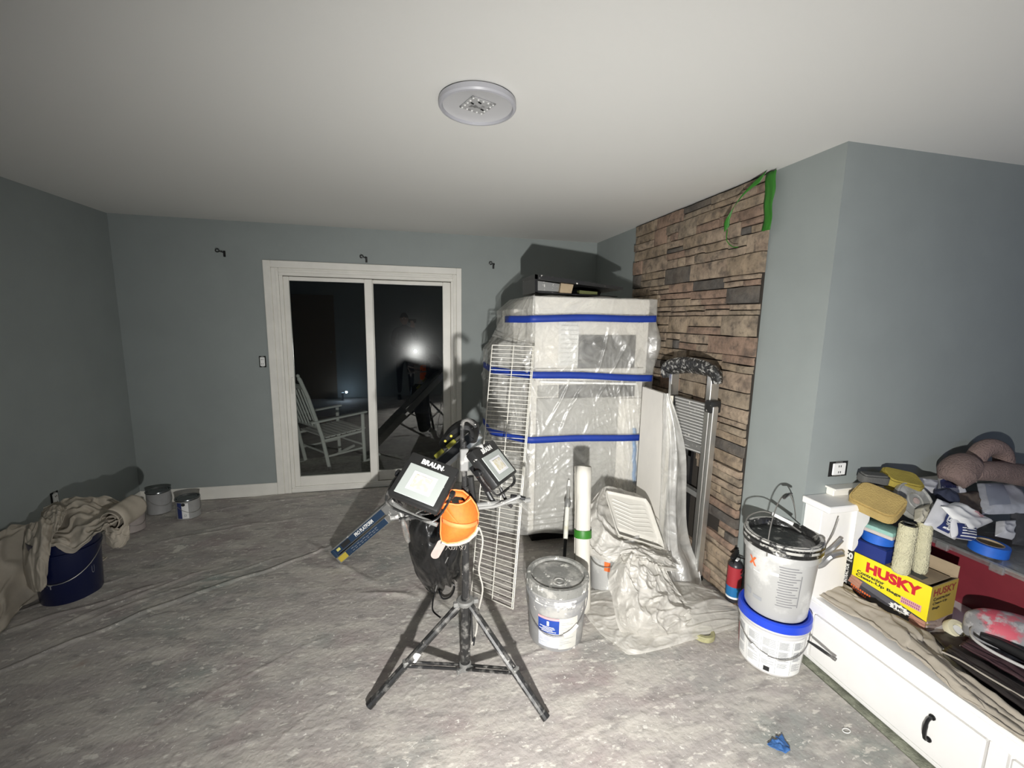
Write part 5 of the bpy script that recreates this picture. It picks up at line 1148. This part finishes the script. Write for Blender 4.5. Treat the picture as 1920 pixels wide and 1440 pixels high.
lettering('DS', lambda x, y: f_(.80+x/1.5, .55+y/-1.0)+n_*.002, m_pink_print, t, .05, w=.2, h=.28, bold=.04, world=True)
t, f_, n_ = packet('rag_packet', 'white packet with red edge and navy patch lying behind the round clear lid', [at(1706, 897, 'y', 1.52), at(1760, 902, 'y', 1.54), at(1752, 925, 'y', 1.46), at(1702, 918, 'y', 1.46)], m_paper, 21)
MB().grid(lambda u, v: f_(lerp(.04, .13, u), lerp(.05, .95, v)), 2, 6).build('red_edge', mat('dull_red_print', (.25, .05, .08), .5), t, world=True)
t, f_, n_ = packet('rag_packet', 'white and navy packet above the navy ball of cloth', [at(1757, 898, 'y', 1.54), at(1795, 898, 'y', 1.54), at(1812, 925, 'y', 1.45), at(1758, 922, 'y', 1.45)], m_paper, 25)
MB().grid(lambda u, v: f_(lerp(.05, .58, u), lerp(.3, .9, v)), 6, 6).build('navy_patch', m_navyp, t, world=True)
lettering('PPI', lambda x, y: f_(.32+x/.8, .6-y/.4)+n_*.002, m_print, t, .05, w=.26, h=.14, world=True) if False else None
t, f_, n_ = packet('paper_bag', 'small beige paper piece between the roller covers and packets', [at(1716, 955, 'y', 1.38), at(1742, 945, 'y', 1.40), at(1732, 984, 'y', 1.33), at(1714, 976, 'y', 1.34)], mat('beige_paper', (.50, .47, .38), .8), 29, .008, cat='paper')
t, f_, n_ = packet('plastic_pouch', 'large silvery plastic pouch lying on the pile at the right edge', [at(1832, 906, 'y', 1.50), at(1908, 903, 'y', 1.52), at(1935, 962, 'y', 1.34), at(1842, 965, 'y', 1.36)], mat('silver_film', (.55, .57, .62), .3, var=.25, vscale=9, bump=.4, bscale=14, bdist=.01), 33, .014, cat='pouch')
MB().grid(lambda u, v: f_(lerp(.08, .48, u), lerp(.1, .8, v)), 6, 6).build('grey_print', mat('blue_grey_print', (.32, .35, .42), .4), t, world=True)
t, f_, n_ = packet('plastic_pouch', 'white translucent pouch under the silvery one beside the blue tape', [at(1868, 978, 'y', 1.32), at(1900, 976, 'y', 1.33), at(1898, 1012, 'y', 1.26), at(1866, 1005, 'y', 1.26)], m_paper, 37, .008, cat='pouch')
q = at(1775, 930, 'y', 1.40); t = thing('cloth_ball', 'dark navy ball of cloth among the white packets', 'cloth', tuple(q))
b = MB(); b.grid(lambda u, v: (lambda r: Vector((r*math.cos(u*2*PI)*math.sin(v*PI), r*math.sin(u*2*PI)*math.sin(v*PI), r*.8*math.cos(v*PI))))(.042+.010*nz((math.cos(u*2*PI)*2, math.sin(u*2*PI)*2, v*4))), 28, 16); b.build('cloth', mat('navy_cloth', (.02, .025, .05), .85, bump=.8, bscale=40), t, smooth=180)
t, f_, n_ = packet('kraft_wrapper', 'crumpled brown paper behind the white wrapper', [at(1780, 925, 'y', 1.46), at(1830, 920, 'y', 1.48), at(1842, 972, 'y', 1.38), at(1805, 965, 'y', 1.38)], mat('kraft_paper', (.17, .13, .10), .85, var=.4, vscale=15), 39, .02, cat='paper')
t, f_, n_ = packet('plastic_pouch', 'dark grey crumpled bag on the bin lid at the right edge', [at(1895, 960, 'y', 1.36), at(1960, 955, 'y', 1.40), at(1960, 1030, 'y', 1.26), at(1898, 1020, 'y', 1.25)], mat('dark_film', (.07, .07, .075), .4, bump=.6, bscale=20, bdist=.01), 44, .02, cat='bag')
# round clear lid
q = at(1712, 940, 'y', 1.42); t = thing('round_lid', 'round clear plastic tub lid tilted against the packets beside the large sponge', 'lid', q, rot=(.95, .35, -.35))
MB().lathe([(.0001, .012), (.03, .012), (.034, .016), (.038, .012), (.075, .010), (.082, .016), (.088, .014), (.090, 0), (.086, -.012), (.070, -.03), (.0001, -.034)], 40).build('lid', mat('cloudy_plastic', (.27, .27, .25), .2, coat=.5, layers=(((.42,.42,.40), 16, .5, .62, .8),)), t)
MB().lathe([(.0001, .0135), (.014, .0135), (.015, .017), (.0001, .018)], 20, (0, .0, 0)).build('centre_knob', m_tag, t)
# plush rolls
pr2 = thing('plush_rollers', 'dusty pink plush rolls with a raised loop on the pile against the wall', 'cloth', tuple(at(1850, 880, 'y', 1.5)))
def blob(name, pts, rads, m, par, n=20, seg=36): 
    P3 = spline(pts, seg); rr3 = [np.interp(i/seg, [k/(len(rads)-1) for k in range(len(rads))], rads) for i in range(seg+1)]
    return MB().tube(P3, list(map(float, rr3)), n).build(name, m, par, world=True, smooth=180)
blob('long_roll', [at(1785, 905, 'y', 1.48), at(1800, 880, 'y', 1.49), at(1830, 872, 'y', 1.5)], [.05, .075, .072, .03], m_tan, pr2)
blob('long_roll', [at(1822, 885, 'y', 1.46), at(1870, 884, 'y', 1.46), at(1940, 895, 'y', 1.46)], [.04, .052, .06], m_tan, pr2)
cc = at(1860, 866, 'y', 1.49); blob('loop', [cc+Vector((.085*math.cos(a), .02*math.sin(a*.5), .075*math.sin(a))) for a in [-.3+i*PI*1.2/8 for i in range(9)]], [.04, .042, .04], m_tan, pr2)
# metal clamp handles between bucket and box
cg = thing('caulking_gun', 'grey metal caulking gun handles sticking out between the bucket stack and pilaster', 'tool', tuple(at(1555, 1040, 'y', 1.42)))
for pts, r in (([(1532, 1042), (1548, 1036), (1562, 1028), (1578, 1012)], .011), ([(1528, 1062), (1542, 1058), (1558, 1044), (1580, 1038)], .014), ([(1543, 1036), (1550, 1020), (1562, 1000), (1572, 972)], .004)):
    MB().tube(spline([at(a_, b_, 'y', lerp(1.53, 1.485, min(1, i_/2))) for i_, (a_, b_) in enumerate(pts)], 12), r, 8, flat=.7).build('handle', mat('grey_metal', (.36, .36, .36), .35, .7) if r > .005 else m_steel, cg, world=True)

# canvas over the bench edge
cb = thing('canvas_drop_cloth', 'beige canvas runner bunched along the front edge of the white bench', 'drop cloth', (2.0, 1.0, BZ))
ZZ = lambda px, py, z: at(px, py, 'z', z)
zc_ = BZ+.008
canvas('runner', [
    [ZZ(1522, 1110, zc_), ZZ(1530, 1092, zc_+.02), ZZ(1562, 1088, zc_+.02), ZZ(1578, 1104, zc_)],
    [ZZ(1568, 1140, zc_), ZZ(1585, 1118, zc_+.025), ZZ(1600, 1122, zc_+.02), ZZ(1612, 1128, zc_)],
    [ZZ(1624, 1170, zc_), ZZ(1640, 1148, zc_+.03), ZZ(1655, 1146, zc_+.03), ZZ(1672, 1160, zc_)],
    [ZZ(1664, 1200, zc_), ZZ(1686, 1182, zc_+.035), ZZ(1705, 1178, zc_+.03), ZZ(1732, 1190, zc_)],
    [ZZ(1704, 1232, zc_), ZZ(1722, 1222, zc_+.02), ZZ(1740, 1218, zc_+.02), ZZ(1765, 1232, zc_)],
    [ZZ(1770, 1286, zc_), ZZ(1788, 1280, zc_+.015), ZZ(1812, 1276, zc_+.015), ZZ(1832, 1290, zc_)],
    [ZZ(1850, 1345, zc_), ZZ(1875, 1345, zc_+.01), ZZ(1900, 1345, zc_+.012), ZZ(1918, 1352, zc_)],
    [ZZ(1925, 1398, zc_), ZZ(1950, 1398, zc_+.01), ZZ(1975, 1400, zc_+.01), ZZ(1995, 1410, zc_)]], cb, amp=.012, sd=51, nu=40, nv=160, vf=1.8, floor_=BZ+.004)
t = thing('tape_roll', 'small cream tape roll lying tilted at the corner of the bag box', 'tape', at(1792, 1182, 'z', BZ+.02), rot=(.75, .1, -.3))
MB().lathe([(.0001, -.018), (.036, -.018), (.042, -.012), (.043, .010), (.040, .016), (.024, .018), (.022, .008), (.0001, .006)], 36).build('tape', mat('cream_tape', (.70, .66, .48), .6), t)
MB().lathe([(.0001, .012), (.019, .012), (.020, .009)], 20).build('core', m_print, t)
# dark trays and the pink-speckled sponge at the right edge
dk = thing('tool_bag', 'dark tool bag lying open and flat on the bench at the right edge', 'bag', (2.35, .95, BZ))
m_dkbrown = mat('dark_brown_vinyl', (.035, .028, .026), .4, var=.3, vscale=10, bump=.5, bscale=14, bdist=.01)
def pane(name, pts4, dz, m, par=dk, sd=1, amp=.006):
    q = [Vector(p) for p in pts4]
    def f(u, v): p = q[0].lerp(q[1], u).lerp(q[3].lerp(q[2], u), v); return Vector((p.x, p.y, p.z+amp*nz((u*5, v*5, sd))+amp*.8*abs(nz((u*12, v*3, sd)))))
    return MB().grid(f, 24, 24).build(name, m, par, world=True, smooth=60, solid=dz)
pane('base', [ZZ(1742, 1188, BZ+.01), ZZ(1850, 1178, BZ+.01), ZZ(2080, 1330, BZ+.01), ZZ(1950, 1400, BZ+.01)], .006, m_dkbrown, sd=3)
pane('flap', [ZZ(1766, 1222, BZ+.035), ZZ(1782, 1210, BZ+.04), ZZ(1990, 1330, BZ+.045), ZZ(1960, 1360, BZ+.035)], .008, m_dkbrown, sd=5)
pane('flap', [ZZ(1800, 1210, BZ+.05), ZZ(1818, 1198, BZ+.055), ZZ(1990, 1285, BZ+.06), ZZ(1975, 1310, BZ+.05)], .008, mat('dark_maroon_vinyl', (.06, .03, .035), .4, bump=.5, bscale=14, bdist=.01), sd=9)
for a in (((1766, 1222), (1800, 1238), (1850, 1268), (1905, 1300), (1960, 1332)), ((1800, 1210), (1845, 1232), (1900, 1262), (1960, 1292))):
    MB().tube(spline([ZZ(x, y, BZ+.045) for x, y in a], 20), .0035, 6).build('piping', mat('worn_edge', (.42, .38, .32), .6), dk, world=True)
rt = thing('paint_roller', 'white wire roller frame loop lying on the dark tool bag', 'tool', tuple(ZZ(1830, 1180, BZ+.08)))
MB().tube(spline([ZZ(1852, 1180, BZ+.09), ZZ(1835, 1174, BZ+.09), ZZ(1822, 1180, BZ+.09), ZZ(1824, 1195, BZ+.09), ZZ(1845, 1212, BZ+.09), ZZ(1880, 1232, BZ+.09), ZZ(1930, 1256, BZ+.09)], 36), .0058, 8).build('frame_wire', mat('grey_white_metal', (.55, .54, .52), .4), rt, world=True)
blob('handle', [ZZ(1838, 1192, BZ+.085), ZZ(1870, 1205, BZ+.085), ZZ(1930, 1235, BZ+.085)], [.012, .020, .022], m_dark, rt, 12)
pk_ = thing('sanding_sponge', 'rounded grey and pink paint-smeared pad at the right edge of the bench', 'pad', tuple(ZZ(1890, 1170, BZ+.1)))
m_pinkpad = mat('pink_grey_pad', (.60, .10, .14), .6, layers=(((.27,.27,.28), 6, .41, .48, 1, 5), ((.50,.49,.49), 22, .52, .62, .9, 5), ((.05,.05,.05), 18, .62, .7, .8, 5)))
ctr2 = at(1905, 1178, 'z', BZ+.12)
def padf(u, v): a = u*2*PI; s_ = math.sin(v*PI*.5); r = 1+.06*nz((math.cos(a)*2, math.sin(a)*2, v*2)); return ctr2+Euler((.25, .0, -.75)).to_matrix() @ Vector((.145*s_*math.cos(a)*r, .085*s_*math.sin(a)*r, .060*math.cos(v*PI*.5)-.02))
b = MB(); b.grid(padf, 48, 18); b.grid(lambda u, v: (lambda p: Vector((p.x, p.y, p.z-.0)))(padf(u, 1)+Vector((0, 0, -.055*v))), 48, 3); b.build('pad', m_pinkpad, pk_, world=True, smooth=60)

# ------------------------------------------------------------------ outside: white rocking chair on the porch
rc = thing('rocking_chair', 'white wooden rocking chair out on the dark porch behind the left glass pane', 'chair', (-.97, 5.08, -.06), .68)
m_ch = mat('white_chair_paint', (.72, .70, .66), .5)
def ct(name, pts, r, n=8, flat=1): return MB().tube([Vector(p) for p in pts], r, n, flat=flat).build(name, m_ch, rc)
for y_ in (-.27, .27):
    p = ct('back_post', [(-.13, y_, .06), (-.20, y_, .45), (-.33, y_, .90), (-.40, y_, 1.08)], .020)
    MB().lathe([(.0001, .065), (.012, .06), (.018, .045), (.013, .03), (.020, .015), (.020, 0)], 14, (-.402, y_, 1.08), rot(y=-.35)).build('finial', m_ch, p)
    ct('front_leg', [(.30, y_, .06), (.29, y_, .40), (.29, y_, .62)], .020)
    ct('rocker', [(-.45, y_, .10), (-.25, y_, .045), (0, y_, .02), (.25, y_, .03), (.50, y_, .09)], .018, 6)
    MB().box((.01, y_, .63), (.66, .06, .022), rot(y=-.03), .006).build('armrest', m_ch, rc)
    ct('side_rail', [(-.15, y_, .22), (.30, y_, .22)], .011)
    ct('side_rail', [(-.19, y_, .40), (.29, y_, .42)], .014)
for z_0, x_0 in ((.55, -.225), (1.0, -.37)): ct('back_rail', [(x_0, -.27, z_0), (x_0, .27, z_0)], .026 if z_0 > .9 else .016, flat=.6)
for k in range(7): y_ = -.21+k*.07; ct('spindle', [(-.225, y_, .55), (-.37, y_, 1.0)], .010)
for k in range(8): MB().box((-.14+k*.062, 0, .435+k*.002), (.05, .56, .014), rot(y=.0), .003).build('seat_slat', m_ch, rc)
ct('stretcher', [(.30, -.27, .25), (.30, .27, .25)], .011); ct('stretcher', [(-.15, -.27, .25), (-.15, .27, .25)], .011)

# ------------------------------------------------------------------ behind the camera (seen mirrored in the glass): rear door, small lamp, photographer
rd = struct(MB().span((-2.32, YB, 0), (-1.52, YB+.03, 2.08), .004).build('door_2', mat('brown_door', (.20, .15, .10), .5)))
MB().lathe([(.0001, 0), (.02, 0), (.026, .02), (.02, .045), (.0001, .05)], 16, (-1.60, YB+.03, .95), rot(x=-PI/2)).build('door_knob', m_chrome, rd)
fl = thing('pocket_lamp', 'small lit lamp standing on the floor behind the camera, seen in the door glass', 'lamp', (-1.38, -.50, 0))
MB().lathe([(.0001, .001), (.03, .001), (.03, .01), (.018, .02), (.018, .10), (.028, .13), (.028, .16), (.024, .16)], 20).build('body', m_dark, fl)
MB().lathe([(.0001, .158), (.024, .158)], 20).build('lens', mat('lit_lens', (.9, .95, 1), .3, emis=((.7, .85, 1), 12)), fl)

def skin_body(name, verts, edges, rad, m, par, lvl=2, root=0):
    me = bpy.data.meshes.new(name); me.from_pydata([tuple(v) for v in verts], edges, []); o = bpy.data.objects.new(name, me); C.objects.link(o); me.materials.append(m)
    md = o.modifiers.new('skin', 'SKIN'); md.use_smooth_shade = True; me.skin_vertices or me.attributes
    for i, r in enumerate(rad): me.skin_vertices[0].data[i].radius = (r, r) if not isinstance(r, tuple) else r
    me.skin_vertices[0].data[root].use_root = True
    s_ = o.modifiers.new('sub', 'SUBSURF'); s_.levels = lvl; s_.render_levels = lvl
    o.parent = par; MW[o.name] = MW[par.name].copy(); return o
pe = thing('person', 'person in dark clothes holding a phone and hand lamp, mirrored in the right glass pane', 'person', (-.16, -.44, 0))
V_ = []; E_ = []; Rr = []
def V(p, r, par_=None): V_.append(p); Rr.append(r); i = len(V_)-1; (E_.append((par_, i)) if par_ is not None else None); return i
pv = V((0, 0, .95), (.155, .105)); wa = V((0, 0, 1.10), (.135, .095), pv); ch = V((0, .0, 1.30), (.155, .105), wa); nk0 = V((0, -.01, 1.44), (.085, .07), ch); nk = V((0, .0, 1.50), .052, nk0); hd_ = V((0, .015, 1.545), .055, nk)
for s_, el, wr in ((1, Vector((.24, .16, 1.22)), Vector((.19, .30, 1.43))), (-1, Vector((-.27, .05, 1.16)), None)):
    sh = V((s_*.18, -.005, 1.40), .058, ch if False else nk0)
    if s_ > 0: e_ = V(el, .046, sh); w_ = V(wr, .030, e_); V(wr+Vector((-.01, .04, .06)), (.034, .018), w_)
    else: e_ = V((-.25, .02, 1.14), .046, sh); w_ = V((-.07, .22, 1.06), .030, e_); V((-.01, .26, 1.06), (.034, .02), w_)
for s_ in (-1, 1):
    h_ = V((s_*.095, 0, .86), .095, pv); k_ = V((s_*.115, .02, .50), .065, h_); a_ = V((s_*.12, -.01, .12), .043, k_)
body = skin_body('body', V_, E_, Rr, mat('dark_workwear', (.03, .035, .05), .85), pe)
for s_ in (-1, 1): MB().grid(lambda u, v: Vector((s_*.125+.045*math.cos(u*2*PI)*(1-.25*v), .045+.13*math.sin(u*2*PI)*(1-.3*v), .005+.09*v-(.03*max(0, math.sin(u*2*PI))*v))), 24, 6).lathe([(.0001, .095), (.04, .09)], 16, (s_*.125, .0, 0)).build('shoe', m_dark, pe, smooth=60)
# head with face
m_skin = mat('skin', (.45, .29, .22), .55)
def headf(u, v):
    a = u*2*PI; th = v*PI; x = .075*math.cos(a)*math.sin(th); y = .095*math.sin(a)*math.sin(th); z = .118*math.cos(th)
    y += .02*max(0, math.sin(a))**3*math.exp(-((z+.012)/.022)**2)*math.exp(-(x/.016)**2)*1.6          # nose
    y -= .010*math.exp(-((z-.018)/.012)**2)*math.exp(-((abs(x)-.030)/.014)**2)*(math.sin(a) > 0)        # eye sockets
    y += .006*math.exp(-((z+.050)/.007)**2)*math.exp(-(x/.022)**2)*(math.sin(a) > 0)                    # lips
    if z < -.03: x *= 1-(-.03-z)*3.0
    return Vector((x, y+.025, z+1.625))
hdm = MB().grid(headf, 48, 36).build('head', m_skin, pe, smooth=180)
for s_ in (-1, 1):
    MB().lathe([(.0001, .011), (.006, .009), (.011, 0), (.0001, -.005)], 12, (s_*.030, .103, 1.643), rot(x=-PI/2)).build('eye', m_print, hdm)
    MB().box((s_*.077, .015, 1.625), (.012, .032, .055), bev=.005).build('ear', m_skin, hdm)
MB().box((0, .128, 1.573), (.042, .008, .008), bev=.003).build('mouth', m_tag, hdm)
MB().grid(lambda u, v: (lambda a, th: Vector((.083*math.cos(a)*math.sin(th), .102*math.sin(a)*math.sin(th)+.012, .126*math.cos(th)+1.632)))(u*2*PI, v*PI*(.42+.18*(math.sin(u*2*PI) < 0))), 32, 12).build('hair', mat('dark_hair', (.03, .022, .018), .8), pe, smooth=60, solid=.006)
def hand(name, c, dirv, upv_, palm):
    d = Vector(dirv).normalized(); uq = Vector(upv_); uq = (uq-d*uq.dot(d)).normalized(); sq_ = d.cross(uq); c = Vector(c)
    o = MB(); o.tube([c, c+d*.04, c+d*.085], [.020, .026, .024], 10, flat=1.5)
    for k, (ln, off_) in enumerate(((.062, -.028), (.074, -.010), (.070, .009), (.054, .027))):
        b0 = c+d*.078+sq_*off_; o.tube([b0, b0+d*ln*.45+uq*.004, b0+d*ln*.75+uq*.018, b0+d*ln*.85+uq*.036], [.0095, .009, .008, .0065], 8)
    b0 = c+d*.03-sq_*.028; o.tube([b0, b0-sq_*.022+d*.02+uq*.012, b0-sq_*.02+d*.045+uq*.028], [.0115, .010, .008], 8)
    return o.build(name, m_skin, pe)
hand('hand', (.18, .33, 1.48), (-.15, .55, .8), (-.6, -.4, .3), None)
hand('hand', (-.03, .245, 1.06), (.9, .35, 0), (0, .5, .5), None)
ph = thing('phone', 'dark phone held up by the person mirrored in the glass', 'phone', (.0, -.075, 1.60)); MB().box((0, 0, 0), (.15, .008, .073), bev=.004).build('case', m_dark, ph); MB().box((0, -.0045, 0), (.142, .001, .067)).build('screen', m_mattblack, ph)
hl2 = thing('hand_lamp', 'small bright hand lamp held at waist height by the mirrored person', 'lamp', LIGHT-ldir*.012)
Rl = ldir.to_track_quat('Z', 'Y').to_matrix().to_4x4(); b = MB(Rl); b.lathe([(.0001, -.10), (.016, -.10), (.017, -.03), (.030, -.008), (.030, .004), (.027, .004), (.026, -.004)], 24); b.build('torch_body', m_dark, hl2)
b = MB(Rl); b.lathe([(.0001, -.003), (.026, -.003)], 24); b.build('lens', mat('lit_torch_lens', (1, 1, 1), .3, emis=((1, .98, .93), 40)), hl2)
